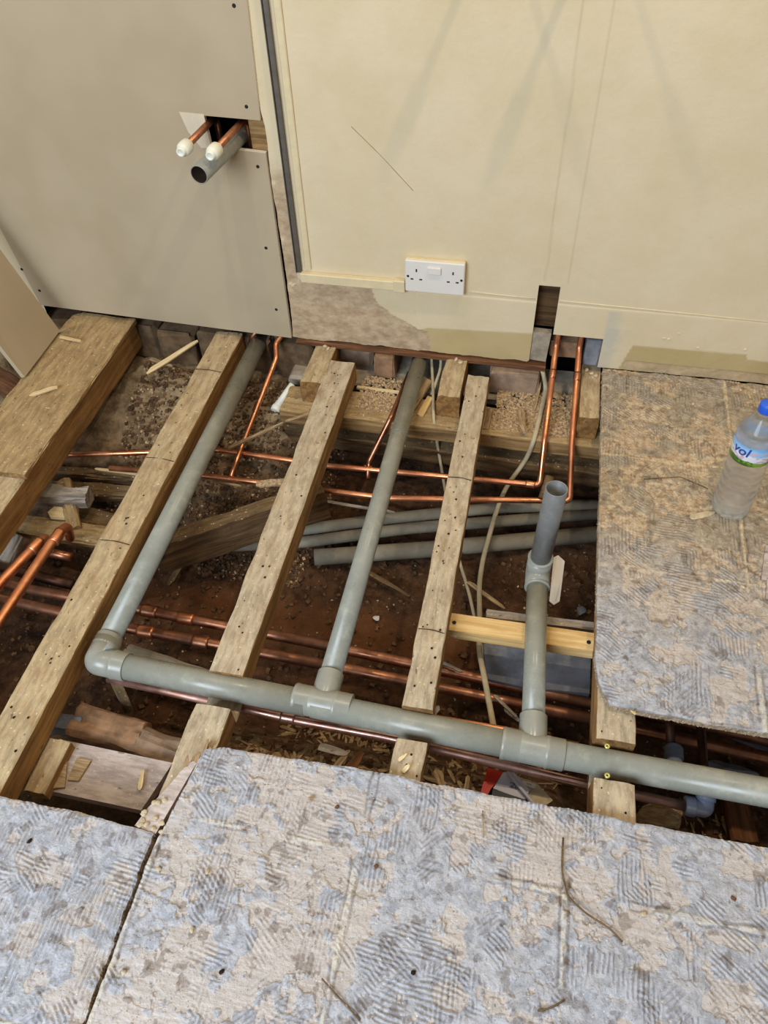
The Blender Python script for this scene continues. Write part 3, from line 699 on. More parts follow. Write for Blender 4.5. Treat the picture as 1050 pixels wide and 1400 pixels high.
# elbow at the left end
tube('elbow', [tuple(V(A0) + d1 * .048), A0, tuple(V(A0) + ax * .055)], R1 + .0022, M_pvc2, wst, bend=.007, n=32, smooth_n=8)
sock('elbow_socket', tuple(V(A0) + ax * .034), tuple(V(A0) + ax * .1), .030, R1)
sock('elbow_socket', tuple(V(A0) + d1 * .030), tuple(V(A0) + d1 * .1), .028, R1 - .002)
tube('branch_pipe', [tuple(V(A0) + d1 * .03), tuple(V(P1top) + d1 * .02)], R1 - .0018, M_pvc, wst, n=32)
# tee one with the middle branch
def tee(c, bdir, rb):
    c = V(c); tb = edge_split(lathe('tee', c - ax * .03, c + ax * .1, [(0, R1 + .003), (.06, R1 + .003)], M_pvc2, wst, n=36))
    sock('socket_rim', c - ax * .056, c, .034, R1, par=tb); sock('socket_rim', c + ax * .022, c + ax * .1, .034, R1, par=tb)
    edge_split(lathe('branch_socket', c, c + bdir * .1, [(0, rb), (.02, rb + .004), (.034, rb + .0045), (.050, rb + .0042), (.064, rb + .0042), (.0655, rb + .0025), (.066, rb * .9)], M_pvc2, tb, n=36))
b2s = V((-0.2973, -1.0380, -0.0470)); d2 = (V(P2top) - b2s).normalized()
tee(b2s, d2, R2); tube('branch_pipe', [tuple(b2s + d2 * .04), tuple(V(P2top) + d2 * .02)], R2, M_pvc, wst, n=28)
# coupler line on the middle branch (paler lower half)
pj = V((-0.3159, -0.2941, -0.0450)); sj = b2s + d2 * ((pj - b2s).dot(d2)); lathe('pipe_joint', tuple(sj), tuple(sj + d2 * .1), [(0, R2 * .9), (0, R2 + .0012), (.0012, R2 + .0012), (.0016, R2 * .9)], M_pvc_dark, wst)
# tee two with the rising branch
b3s = V((0.0981, -1.0533, -0.0500)); el = V((0.0769, -0.6529, -0.0480)); d3 = (el - b3s).normalized()
tee(b3s, d3, R2); tube('branch_pipe', [tuple(b3s + d3 * .04), tuple(el - d3 * .02)], R2, M_pvc, wst, n=28)
rt = V((0.0784, -0.6650, 0.2083)); rt.x = el.x + .006; rt.y = el.y + .004; up = (rt - el).normalized()
tube('riser_elbow', [tuple(el - d3 * .042), tuple(el), tuple(el + up * .045)], R2 + .0042, M_pvc2, wst, bend=.028, n=32, smooth_n=10)
lathe('elbow_lip', tuple(el - d3 * .044), tuple(el), [(0, R2), (0, R2 + .0052), (.003, R2 + .0054), (.005, R2 + .004)], M_pvc2, wst, n=32)
lathe('elbow_lip', tuple(el + up * .048), tuple(el), [(0, R2), (0, R2 + .0052), (.003, R2 + .0054), (.005, R2 + .004)], M_pvc2, wst, n=32)
tube('riser_pipe', [tuple(el + up * .02), tuple(rt)], R2, M_pvc_dark, wst, n=32, hollow=.12, wall=.0022)

# wall waste stub and capped copper tails in the plasterboard cut-out
ws = empty('waste_stub', (-.72, .02, .49), 'grey plastic waste pipe end sticking out of the square plasterboard cut-out', 'pipe')
tip = V((-0.7460, -0.1591, 0.5240)); bs = V((-.716, .07, .524)); tube('pipe', [tuple(bs + V((0, 0, -.6))), tuple(bs), tuple(tip)], .0205, M_pvc, ws, bend=.04, n=28, hollow=.07, wall=.0022, bore=M_slot)
for k, (tx, ty, bx, lab) in enumerate([(252, 203, -.772, 'capped copper tail nearest the left side of the plasterboard cut-out'), (293, 207, -.700, 'capped copper tail directly above the grey waste stub')]):
    t = empty('copper_tail', (bx, .03, .5), lab, 'pipe'); tp_ = (V((-0.7843, -0.1232, 0.5620)) if k == 0 else V((-0.7149, -0.1313, 0.5620)))
    b = V((bx, .045, .562)); tube('pipe', [tuple(b + V((.004, 0, -.62))), tuple(b), tuple(tp_)], .0078, M_cu2, t, bend=.02, n=16)
    d = (tp_ - b).normalized(); 
    lathe('end_cap', tuple(tp_ - d * .020), tuple(tp_ + d), [(0, .008), (0, .0125), (.004, .0150), (.014, .0155), (.026, .0150), (.031, .0125), (.033, .0100), (.040, .0095), (.041, .0075), (.039, .006), (.0385, .001)], M_cap, t, n=22)
# two capped tails higher up the wall, above the frame; they throw the long shadows on the paint
for k, x in enumerate((.021, -.15)):
    t = empty('copper_tail', (x, 0, .96), ['capped copper tail high on the cream wall, right one of the pair', 'capped copper tail high on the cream wall, left one of the pair'][k], 'pipe')
    tube('pipe', [(x, .012, .985), (x, -.15, .985)], .0078, M_cu2, t, n=16)
    lathe('end_cap', (x, -.105, .985), (x, -.25, .985), [(0, .008), (0, .0125), (.004, .0150), (.03, .0155), (.036, .0125), (.045, .0095), (.046, .001)], M_cap, t, n=20)

# ================================================================== copper pipes in the void
def lerp_dir(a, b, t, m): return (tuple(V(a).lerp(V(b), t)), tuple(V(b) - V(a)), m)
def cu_pipe(label, pts, r, mat, bend=.012, fittings=(), name='copper_pipe', cuff=True, n=14):
    P = [V(p) for p in pts]; c = sum(P, V((0, 0, 0))) / len(P); t = empty(name, (c.x, c.y, min(p.z for p in P) - r), label, 'pipe')
    tube('pipe', pts, r, mat, t, bend=bend, n=n)
    for a, b, m in fittings:   # (position, direction, material) sleeve couplings
        a = V(a); b = V(b).normalized(); lathe('coupling', tuple(a - b * r * 1.6), tuple(a + b), [(0, r), (0, r * 1.14), (r * .5, r * 1.2), (r * 2.7, r * 1.2), (r * 3.2, r * 1.14), (r * 3.2, r)], m, t, n=16)
    return t
zA = -.185
# the pair coming down out of the wall opening
a_top = (.064, .025, .18); b_top = (.123, .025, .18)
cu_pipe('copper pipe dropping from the wall opening and turning left, left of the pair', [a_top, (.064, .018, .04), (0.0647, -0.2089, -0.0740), (0.0684, -0.2883, -0.1650), (-0.4826, -0.3001, -0.1800), (-0.7958, -0.2870, -0.1850), (-1.2019, -0.3718, -0.1900), (-1.4094, -0.3783, -0.1900)], .0076, M_cu, .014,
        [lerp_dir((.064, .018, .04), (0.0647, -0.2089, -0.0740), .32, M_cu2), ((0.0446, -0.2889, -0.1660), (1, 0, 0), M_cu)])
cu_pipe('copper pipe dropping from the wall opening and turning left, right of the pair', [b_top, (.123, .018, .04), (0.1319, -0.2109, -0.0740), (0.1455, -0.3305, -0.1650), (-0.3058, -0.3905, -0.1750), (-0.5583, -0.3886, -0.1800), (-0.7912, -0.3870, -0.1850), (-1.0695, -0.4001, -0.1900)], .0076, M_cu, .014,
        [lerp_dir((.123, .018, .04), (0.1319, -0.2109, -0.0740), .32, M_cu2), ((0.1226, -0.3361, -0.1660), (1, 0, 0), M_cu)])
cu_pipe('short copper branch from under the plasterboard down to the long copper pipes', [(-.66, .03, .02), (-0.6938, -0.0152, -0.0200), (-0.6831, -0.0531, -0.0400), (-0.7315, -0.2829, -0.1700), (-0.7301, -0.3800, -0.1840)], .0072, M_cu, .01)
cu_pipe('short copper stub under the plasterboard, left of the grey waste pipe', [(-.735, .03, .02), (-0.7746, 0.0125, -0.0300), (-0.7905, 0.0154, -0.0800)], .0070, M_cu2, .01)
cu_pipe('short copper branch partly hidden behind the middle waste pipe', [(-0.3180, -0.0095, -0.0780), (-0.3319, -0.1983, -0.0740), (-0.3795, -0.2785, -0.1700), (-0.3733, -0.3203, -0.1900)], .0072, M_cu2, .01, [((-0.3793, -0.2905, -0.1800), (1, 0, 0), M_cu)])
# thick heating pair low down
cu_pipe('thick brown copper pipe low in the void, farther one of the pair', [(-1.3197, -0.7721, -0.2200), (-1.1098, -0.7924, -0.2200), (-0.8115, -0.7981, -0.2200), (-0.6129, -0.8049, -0.2200), (-0.4081, -0.8109, -0.2200), (-0.1718, -0.8244, -0.2200), (0.0810, -0.8390, -0.2200), (0.2259, -0.8502, -0.2200), (0.5045, -0.8610, -0.2200), (0.6709, -0.8756, -0.2200), (1.25, -.90, -.22)], .0125, M_cu2, .02,
        [((-0.7945, -0.7991, -0.2200), (1, 0, 0), M_cu2), ((-0.7017, -0.8028, -0.2200), (1, 0, 0), M_cu)], n=18)
cu_pipe('thick brown copper pipe low in the void, nearer one of the pair', [(-1.2875, -0.8247, -0.2200), (-1.1072, -0.8330, -0.2200), (-0.8325, -0.8513, -0.2200), (-0.6374, -0.8552, -0.2200), (-0.3947, -0.8602, -0.2200), (-0.1784, -0.8678, -0.2200), (0.0768, -0.8782, -0.2200), (0.2269, -0.8838, -0.2200), (0.5709, -0.9039, -0.2200), (0.6791, -0.9123, -0.2200), (1.25, -.955, -.22)], .0125, M_cu2, .02,
        [((-0.7806, -0.8538, -0.2200), (1, 0, 0), M_cu), ((-0.6457, -0.8567, -0.2200), (1, 0, 0), M_cu2)], n=18)
# pair alongside the soil pipe
cu_pipe('copper pipe mostly hidden behind the long grey waste pipe', [(-0.7766, -0.9819, -0.1050), (-0.5612, -0.9872, -0.1050), (-0.3701, -0.9934, -0.1050), (-0.1590, -1.0005, -0.1050), (0.0610, -0.9992, -0.1050), (0.1848, -1.0056, -0.1050)], .0076, M_cu, .01)
c5 = cu_pipe('pinkish copper pipe along the near side of the grey waste pipe, ending in an elbow', [(-0.7553, -1.0353, -0.1050), (-0.5684, -1.0437, -0.1050), (-0.3589, -1.0539, -0.1050), (-0.1726, -1.0555, -0.1050), (-0.0645, -1.0618, -0.1050), (0.2074, -1.0768, -0.1050), (0.3823, -1.0838, -0.1050)], .0092, M_cu3, .02, [((-0.3682, -1.0525, -0.1050), (1, 0, 0), M_cu3)], n=18)
ee = V((0.4098, -1.0824, -0.1050)); a_ = V((0.3748, -1.0826, -0.1050)); dd = (ee - a_).normalized()
edge_split(lathe('push_fit_elbow', tuple(a_), tuple(ee), [(0, .010), (0, .0165), (.003, .0178), (.016, .0178), (.018, .0160), (.020, .0152), (.034, .0150)], M_pushfit, c5, n=24))
tube('push_fit_body', [tuple(ee - dd * .012), tuple(ee), tuple(ee + V((0, .03, .012)))], .0150, M_pushfit, c5, bend=.012, n=20)
lathe('push_fit_collar', tuple(ee + V((0, .012, .006))), tuple(ee + V((0, .05, .025))), [(0, .012), (0, .0172), (.012, .0172), (.013, .012)], M_pushfit, c5, n=24)
# two verticals (along the bay) on the right
cu_pipe('dark copper pipe running into the round grey push-fit coupler', [(0.3567, -0.8601, -0.1300), (0.3618, -0.9649, -0.1300)], .0088, M_cu4, .01)
c6 = S.collection.objects[-1].parent if False else None
cc = V((0.3650, -0.9755, -0.1280)); cp = empty('push_fit_coupler', tuple(cc - V((0, 0, .016))), 'round grey push-fit coupler emerging behind the grey waste pipe', 'pipe fitting')
edge_split(lathe('body', tuple(cc + V((0, .014, .0))), tuple(cc - V((0, .06, 0))), [(0, .009), (0, .0150), (.004, .0178), (.024, .0180), (.027, .0150), (.029, .0150), (.034, .0165), (.060, .0165), (.062, .01)], M_pushfit, cp, n=26))
lathe('collet', tuple(cc + V((0, .016, 0))), tuple(cc - V((0, .06, 0))), [(0, .0088), (0, .0125), (.003, .0130), (.006, .0125)], M_pvc2, cp, n=20)
cu_pipe('dark copper pipe passing under the grey waste pipe, right of the push-fit coupler', [(0.4164, -0.8650, -0.1300), (0.4182, -0.9087, -0.1300), (0.4191, -1.0029, -0.1280), tuple(V((0.4169, -1.0614, -0.1180)))], .0085, M_cu4, .01)
# bright pair at the far left
cu_pipe('bright copper pipe end at the far left, the longer one beside the joist', [(-1.0283, -1.1276, -0.0700), (-1.0236, -0.9659, -0.0700), (-1.0170, -0.7160, -0.0750), tuple(V((-1.0230, -0.6778, -0.1000))), tuple(V((-1.0501, -0.6588, -0.1700)))], .0112, M_cu, .016, [((-1.0135, -0.7296, -0.0740), (V((-1.0170, -0.7160, -0.0750)) - V((-1.0236, -0.9659, -0.0700))), M_cu)], n=18)
cu_pipe('bright copper pipe end at the far left, the shorter one', [(-1.0925, -1.0307, -0.0800), (-1.0820, -0.8705, -0.0800), (-1.0575, -0.7526, -0.0850), tuple(V((-1.0628, -0.7149, -0.1050))), tuple(V((-1.0842, -0.6999, -0.1700)))], .0112, M_cu, .016, [((-1.0582, -0.7550, -0.0850), (V((-1.0575, -0.7526, -0.0850)) - V((-1.0820, -0.8705, -0.0800))), M_cu)], n=18)
cu_pipe('stub of dull copper pipe in the dark behind the bright copper pair', [(-1.1458, -0.6915, -0.2000), (-1.0959, -0.6919, -0.2000), (-1.0388, -0.6956, -0.2000)], .0112, M_cu2, .01)
cu_pipe('blackened pipe low in the left bay behind the bright copper pair', [(-1.2755, -0.7256, -0.2400), (-1.1056, -0.7412, -0.2400), (-1.0230, -0.7488, -0.2400)], .013, M_cu4, .01)

# ================================================================== old grey pipes
def grey_pipe(label, pts, r, flat=.85):
    P = [V(p) for p in pts]; c = sum(P, V((0, 0, 0))) / len(P)
    return tag(tube('old_grey_pipe', pts, r, M_lead, bend=.05, n=20, flat=flat), label, 'pipe')
grey_pipe('old grey pipe lying on the earth, uppermost of the three behind the joists', [(-0.7779, -0.5099, -0.2850), (-0.5531, -0.4521, -0.2850), (-0.3326, -0.3717, -0.2850), (-0.0313, -0.2764, -0.2850), (0.2555, -0.2153, -0.2850)], .0165)
grey_pipe('old grey pipe lying on the earth, middle one of the three', [(-0.8667, -0.5776, -0.2950), (-0.7698, -0.5380, -0.2950), (-0.5266, -0.4795, -0.2950), (-0.2519, -0.3799, -0.2950), (0.2577, -0.2377, -0.2950)], .0165)
grey_pipe('thick old grey pipe on the earth, lowest of three, cut at its left end', [(-0.4775, -0.5161, -0.3000), (-0.3492, -0.4809, -0.3000), (-0.1653, -0.4308, -0.3000), (0.2598, -0.3026, -0.3000)], .0225)

# ================================================================== timbers, planks and rubble in the void
n_ = empty('pine_noggin', (.06, -.79, -.102), 'bright new pine batten screwed between the narrow joist and the brown floor panel', 'batten')
timber('batten', (-0.1035, -0.7958, -0.0720), (0.2185, -0.7918, -0.0720), .043, .030, M_new, n_, seed=101, rough=.0003, chip=.0005, bev=.001)
for px in ((-0.0804, -0.7974, -0.0715), (0.1925, -0.7951, -0.0715)):
    lathe('screw_head', (px[0], px[1], -.0725), (px[0], px[1], 0), [(0, .0045), (.0014, .0042), (.0016, .002), (.001, .001)], M_screw, n_, n=12)
t = timber('grey_batten', (-0.0184, -0.7394, -0.1050), (0.2123, -0.7307, -0.1050), .022, .03, M_greywood, seed=103); tag(t, 'thin grey dirty batten just behind the new pine batten', 'batten')
t = slab_poly('adhesive_offcut', [(-0.0208, -0.7346, -0.2000), (0.0001, -0.8422, -0.2000), (0.0859, -0.8474, -0.2000), (0.2162, -0.8369, -0.2000), (0.2160, -0.7384, -0.2000), (0.0919, -0.7274, -0.2000)][::-1], .016, M_greystone, normal=V((0, 0, 1))); tag(t, 'grey adhesive-covered board offcut lying below the new pine batten', 'board')
t = slab_poly('white_plastic_strip', [(0.1122, -0.5677, -0.1000), (0.1135, -0.6602, -0.1400), (0.1236, -0.6682, -0.1400), (0.1356, -0.6562, -0.1400), (0.1368, -0.5737, -0.1000), (0.1214, -0.5597, -0.1000)], .003, M_white); tag(t, 'white plastic strip standing beside the grey riser elbow', 'plastic strip')
t = tube('wooden_peg', [(0.0788, -0.3393, -0.1600), (0.0898, -0.2898, -0.1300)], .012, M_oldwood, n=12); tag(t, 'short round wooden peg behind the open grey riser', 'wood')
# big slanted plank between the second and third joist
t = timber('slanted_plank', (-0.8420, -0.6462, -0.1600), (-0.4675, -0.4175, -0.1300), .055, .085, M_oldwood, roll=-.25, seed=110, rough=.003); tag(t, 'thick old timber lying askew across the bay behind the left grey waste pipe', 'timber')
t = shard('mortar_streak', (-0.6484, -0.4107, -0.1650), (-0.5572, -0.3838, -0.1600), .022, .006, M_grit, seed=5); tag(t, 'pale mortar smear on the copper pipe left of the third joist', 'mortar')
# left bay old timbers
for k, (a, b, w_, h_, m_, lab) in enumerate([
    ((-1.2634, -0.5385, -0.1600), (-1.0724, -0.5155, -0.1600), .050, .045, M_greywood, 'round-ended grey timber in the left bay above the bright copper pair'),
    ((-1.2580, -0.6057, -0.2100), (-0.9140, -0.6014, -0.2100), .060, .03, M_plank, 'flat old board low in the left bay between the first two joists'),
    ((-1.2609, -0.3936, -0.2300), (-0.9634, -0.3761, -0.2300), .03, .03, M_oldwood, 'thin dark batten under the copper pipe in the left bay'),
    ((-1.3316, -0.4435, -0.2500), (-0.9345, -0.4075, -0.2500), .05, .03, M_oldwood, 'second dark batten in the left bay, lower than the first'),
    ((-1.1634, -0.4770, -0.1700), (-1.0784, -0.6073, -0.2000), .035, .02, M_plank, 'short upright board piece crossing the old timbers in the left bay'),
    ((-1.2488, -0.7521, -0.2600), (-1.2179, -0.6517, -0.2000), .05, .02, M_greywood, 'pale torn board end at the left edge beside the copper pair'),
    ((-1.1399, -0.5189, -0.2500), (-0.9436, -0.5359, -0.2500), .06, .03, M_oldwood, 'dusty plank piece tucked under the second joist')]):
    t = timber('old_timber', a, b, w_, h_, m_, seed=120 + k, rough=.003, chip=.008, bev=.006); tag(t, lab, 'timber')
t = slab_poly('small_offcut', [(-1.1660, -0.5721, -0.1950), (-1.1531, -0.5850, -0.1950), (-1.1056, -0.5817, -0.1950), (-1.1143, -0.5477, -0.1950), (-1.1585, -0.5503, -0.1950)], .01, M_pale, normal=V((0, 0, 1))); tag(t, 'small pale square offcut on the old board in the left bay', 'offcut')
t = timber('dark_rail', (-1.5281, -0.2039, -0.0300), (-1.3240, -0.2975, -0.0300), .05, .05, M_brownwood, seed=131); tag(t, 'dark brown timber behind the foot of the leaning plasterboard offcut', 'timber')
# near-left bay: bricks, plank, small noggin
brk = [((-.78, -1.115), .09, .05, .055, M_greystone, 'grey rounded rubble stone beside the second joist, near the bottom left'),
       ((-.685, -1.125), .15, .085, .06, M_brick, 'brown broken brick in the near left bay'),
       ((-.555, -1.125), .13, .075, .055, M_brick_dusty, 'dusty broken brick touching the notched joist in the near left bay')]
for k, (c, a, b, h_, m_, lab) in enumerate(brk):
    P = [V((-0.8314, -1.1284, -0.1600)), V((-0.7299, -1.1221, -0.1600)), V((-0.6270, -1.1342, -0.1600))][k]
    t = timber('rubble_brick', (P.x - a / 2, P.y + .006, -.135 - .01 * (k == 0)), (P.x + a / 2, P.y - .012 * k + .006, -.133), b * .8, h_, m_, seed=130 + k, rough=.0045, chip=.010, bev=.008, step=.010); tag(t, lab, 'brick')
t = slab_poly('dusty_plank', [(-0.5597, -1.1787, -0.1100), (-0.7847, -1.1752, -0.1100), (-0.7743, -1.2727, -0.1100), (-0.5827, -1.2744, -0.1100)], .022, M_pinkplank, normal=V((0, 0, 1))); tag(t, 'pinkish dusty board bridging the near left bay', 'board')
t = timber('noggin', (-0.7806, -1.2868, -0.0850), (-0.7792, -1.1860, -0.0850), .045, .03, M_joist, seed=141); tag(t, 'short brown timber noggin beside the dusty board in the near left bay', 'timber')
for k, (q, lab) in enumerate([([(-0.7609, -1.2183, -0.1040), (-0.7689, -1.2727, -0.1040), (-0.7386, -1.2627, -0.1040), (-0.7567, -1.2145, -0.1040)], 'brown wooden wedge on the dusty board, the larger one'),
                              ([(-0.7414, -1.2057, -0.1040), (-0.7396, -1.2488, -0.1040), (-0.7186, -1.2462, -0.1040), (-0.7126, -1.2061, -0.1040)], 'brown wooden wedge on the dusty board, the smaller one')]):
    t = slab_poly('wooden_wedge', q, .006, M_chip, normal=V((0, 0, 1))); tag(t, lab, 'wedge')
t = shard('bark_curl', (-0.5976, -1.2429, -0.1000), (-0.6051, -1.2048, -0.1000), .008, .004, M_pale, seed=8); tag(t, 'small pale peeling on the dusty board', 'splinter')
t = timber('short_post', (-0.7245, -1.0598, -0.2000), (-0.7396, -1.0380, -0.1100), .022, .02, M_oldwood, seed=143); tag(t, 'short grey timber piece dropping below the waste pipe elbow', 'timber')
t = timber('grey_offcut', (-0.7992, -0.9131, -0.2000), (-0.5832, -0.9456, -0.2000), .035, .03, M_lead, seed=144, bev=.01); tag(t, 'round grey pipe piece between the copper pair and the waste pipe', 'pipe')

# splinter, stick, white fitting in the upper bays
t = shard('pale_splinter', (-1.0558, -0.1159, -0.0900), (-0.9411, 0.0094, -0.0550), .016, .005, M_pale, seed=3, roll=.2); tag(t, 'long pale splinter of fresh wood lying on the earth near the plasterboard', 'splinter')
t = shard('stick', (-0.7618, -0.2985, -0.1600), (-0.6235, -0.1966, -0.1300), .011, .006, M_chip, seed=4); tag(t, 'thin grey-brown stick lying by the copper branch pipe', 'stick')
wf = empty('white_pipe_end', (-0.6538, -0.1480, -0.1400), 'short white plastic pipe end with a fitting lying by the wall plate', 'pipe')
tube('pipe', [(-0.6634, -0.1396, -0.1300), (-0.6350, -0.0857, -0.1000)], .010, M_cap, wf, n=18, hollow=.03, wall=.002)
lathe('fitting', (-0.6701, -0.1569, -0.1400), (-0.6617, -0.1237, -0.1300), [(0, .006), (0, .014), (.012, .015), (.02, .012), (.03, .012)], M_cap, wf)

# cables
def cable(label, pts, r, flat=1.0):
    return tag(tube('cable', pts, r, M_cable, bend=.05, n=10, smooth_n=5, flat=flat), label, 'cable')
cable('thin cream cable hanging from the wall between the middle waste pipe and the narrow joist', [(-.262, .03, .0), (-0.2634, 0.0283, -0.0500), (-0.2448, -0.0578, -0.0800), (-0.2199, -0.1999, -0.0760), (-0.2021, -0.1981, -0.2000), (-0.1615, -0.3112, -0.2600), (-0.1064, -0.4717, -0.2900), (-0.0734, -0.5513, -0.2900), (-0.0436, -0.6438, -0.2900), (-0.0110, -0.7454, -0.2800)], .0042)
cable('thin cream cable looping beside the first one under the wall', [(-.245, .04, .0), (-0.2324, 0.0139, -0.0600), (-0.2447, -0.0825, -0.0850)], .0042)
cable('flat dusty cable sweeping down past the copper pair and under the pine batten', [(.035, -.0, -.02), (0.0555, -0.0080, -0.0800), (0.0466, -0.1300, -0.0780), (0.0387, -0.2178, -0.0800), (0.0278, -0.2074, -0.1600), (-0.0154, -0.2561, -0.2200), (-0.0327, -0.3235, -0.2500), (-0.0486, -0.4620, -0.2800), (-0.0479, -0.5427, -0.2800), (-0.0326, -0.6617, -0.2600), (-0.0230, -0.8015, -0.1600), (-0.0025, -0.8801, -0.1400), (0.0286, -0.9980, -0.1200)], .0062, .7)

# ================================================================== socket, trunking
so = empty('double_socket', (-.251, 0, .185), 'white double wall socket with switch, on a back box', 'socket')
x0, x1, z0, z1 = -.325, -.179, .189, .275
bx = box('back_box', (x0, .0, z0), (x1, -.012, z1), M_cream, so, bev=.002)
fp = box('face_plate', (x0, -.012, z0), (x1, -.020, z1), M_white, so, bev=.002)
sw = box('rocker_switch', (-.270, -.0195, .243), (-.236, -.0245, .262), M_white, fp, bev=.0015)
for cx_, m_ in ((-.297, 1), (-.207, -1)):
    for (dx, dz, w_, h_) in [(0, .016, .0036, .008), (-.011, -.008, .0072, .0036), (.011, -.008, .0072, .0036)]:
        box('pin_slot', (cx_ + dx - w_ / 2, -.0198, .233 + dz - h_ / 2), (cx_ + dx + w_ / 2, -.0206, .233 + dz + h_ / 2), M_slot, fp, bev=.0002)
for sx in (-.318, -.186): lathe('fixing_screw', (sx, -.0198, .232), (sx, -.03, .232), [(0, .0034), (.0008, .003), (.0009, .001)], M_slot, fp, n=12)
tr = empty('horizontal_trunking', (-.46, 0, .18), 'cream mini trunking running along the wall to the double socket', 'trunking')
box('channel', (-.598, .0, .183), (-.352, -.016, .209), M_cream, tr, bev=.002)
box('end_piece', (-.356, .0, .180), (-.327, -.0175, .213), M_cream, tr, bev=.002)
vt = empty('vertical_cable_channel', (-.604, 0, .2), 'dark grey metal channel running up the wall beside the plasterboard', 'channel')
box('channel', (-.6085, .0, .204), (-.5975, -.004, 1.6), M_steel, vt, bev=.0008)
box('channel_lip', (-.6105, .0, .204), (-.6085, -.009, 1.6), M_steel, vt, bev=.0006); box('channel_lip', (-.5975, .0, .204), (-.5955, -.009, 1.6), M_steel, vt, bev=.0006)
fb = box('cream_bead', (-.587, .0, .214), (-.570, -.0045, 1.6), M_cream, None, bev=.002); tag(fb, 'raised cream-painted bead beside the dark grey vertical channel', 'trim')

# ================================================================== yellow screws, packet
for k, p in enumerate([(0.2223, -1.0435, -0.0170), (0.2234, -1.0969, -0.0170)]):
    t = empty('screw', p, ['yellow screw in the joist on the far side of the grey waste pipe', 'yellow screw in the joist on the near side of the grey waste pipe'][k], 'screw')
    z = p[2]; lathe('head', (p[0], p[1], z - .004), (p[0], p[1], z + .1), [(0, .002), (.009, .002), (.012, .0048), (.0135, .0048), (.0136, .0022), (.012, .0006)], M_yscrew, t, n=16)
    box('cross_slot', (p[0] - .0018, p[1] - .0005, z + .0088), (p[0] + .0018, p[1] + .0005, z + .0099), M_slot, t, bev=.0001)
def text_mesh(name, s, size, mat, parent, matrix, shear=0):
    c = bpy.data.curves.new('t', 'FONT'); c.body = s; c.size = size; c.extrude = .0002; c.shear = shear; c.resolution_u = 3
    o = bpy.data.objects.new('t', c); me = bpy.data.meshes.new_from_object(o); bpy.data.objects.remove(o); me.materials.clear(); me.materials.append(mat)
    me.transform(matrix); return link(name, me, parent)
pk = empty('plastic_packet', (0.0620, -1.0992, -0.1600), 'torn red, white and black plastic packet among the chips below the waste pipe', 'packet')
zp = -.135
r0 = [(0.0248, -1.0665, -0.1350), (0.0170, -1.1300, -0.1500), (0.0401, -1.1311, -0.1500), (0.0541, -1.0696, -0.1350)]
def sheet3(name, q, mat, zoff=0):
    return slab_poly(name, [tuple(V(p) + V((0, 0, zoff))) for p in q], .0015, mat, pk)
# CCW seen from above
sheet3('red_panel', [(0.0246, -1.0673, -0.1300), (0.0141, -1.1383, -0.1300), (0.0354, -1.1369, -0.1300), (0.0386, -1.1059, -0.1300), (0.0539, -1.0718, -0.1300)], M_red)
sheet3('white_panel', [(0.0539, -1.0718, -0.1300), (0.0359, -1.1064, -0.1300), (0.0985, -1.1152, -0.1300), (0.1049, -1.0960, -0.1300), (0.0740, -1.0679, -0.1300), (0.0618, -1.0688, -0.1300)], M_packwhite)
sheet3('black_panel', [(0.0358, -1.1051, -0.1300), (0.0276, -1.1275, -0.1300), (0.0268, -1.1655, -0.1300), (0.0950, -1.1656, -0.1300), (0.1067, -1.1178, -0.1300)], M_packblack)
sheet3('back_panel', [(0.0762, -1.0707, -0.1360), (0.1075, -1.1207, -0.1360), (0.1389, -1.1147, -0.1360), (0.1488, -1.1046, -0.1360), (0.1162, -1.0773, -0.1360)], M_leafy if False else M_crumb)
sheet3('barcode_label', [(0.0916, -1.0795, -0.1320), (0.0895, -1.0869, -0.1320), (0.1140, -1.0906, -0.1320), (0.1161, -1.0818, -0.1320)], M_white)
tube('rolled_edge', [(0.0616, -1.0710, -0.1250), (0.0883, -1.0996, -0.1220), (0.1229, -1.1301, -0.1250)], .0034, M_packwhite, pk, n=10)
o0 = V((0.0643, -1.0968, -0.1265)); ex = (V((0.0794, -1.0995, -0.1265)) - o0).normalized(); ez = V((0, 0, 1)); ey = ez.cross(ex)
mt = Matrix((ex, ey, ez)).transposed().to_4x4(); mt.translation = o0
text_mesh('packet_print', '"Zuu', .012, M_packblack, pk, mt, .3)
o1 = V((0.0471, -1.1251, -0.1265)); mt2 = mt.copy(); mt2.translation = o1; text_mesh('packet_print', 'SYSTEM LB', .0075, M_white, pk, mt2)
o2 = V((0.0985, -1.0870, -0.1275)); mt3 = mt.copy(); mt3.translation = o2; text_mesh('packet_print', 'NCX', .004, M_packblack, pk, mt3)

# ================================================================== water bottle
bc = V((.468, -.450, .004)); lean_v = V((-.014, .0, .30)).normalized()
bt = empty('water_bottle', tuple(bc), 'clear plastic water bottle with blue cap standing on the brown floor panel', 'bottle')
def bprof(ins=0):
    P = [(.004, .010), (.001, .020), (.0, .028), (.003, .034), (.010, .0385)]
    z = .016
    while z < .150:
        P += [(z, .0394), (z + .004, .0380), (z + .008, .0372), (z + .012, .0382), (z + .016, .0394)]; z += .0225
    P += [(.160, .0396), (.165, .0385), (.168, .0385), (.212, .0385), (.216, .0396), (.228, .0390), (.240, .0340), (.254, .0250), (.266, .0165), (.272, .0135), (.276, .0130), (.278, .0155), (.281, .0155), (.282, .0125), (.290, .0125)]
    return [(a, r - ins) for a, r in P]
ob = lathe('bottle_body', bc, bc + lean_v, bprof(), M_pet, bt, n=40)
wprof = [(a + .001, r) for a, r in bprof(.0012) if a < .236] + [(.2362, .034), (.2364, .001)]
lathe('water', bc, bc + lean_v, wprof, M_water, bt, n=40)
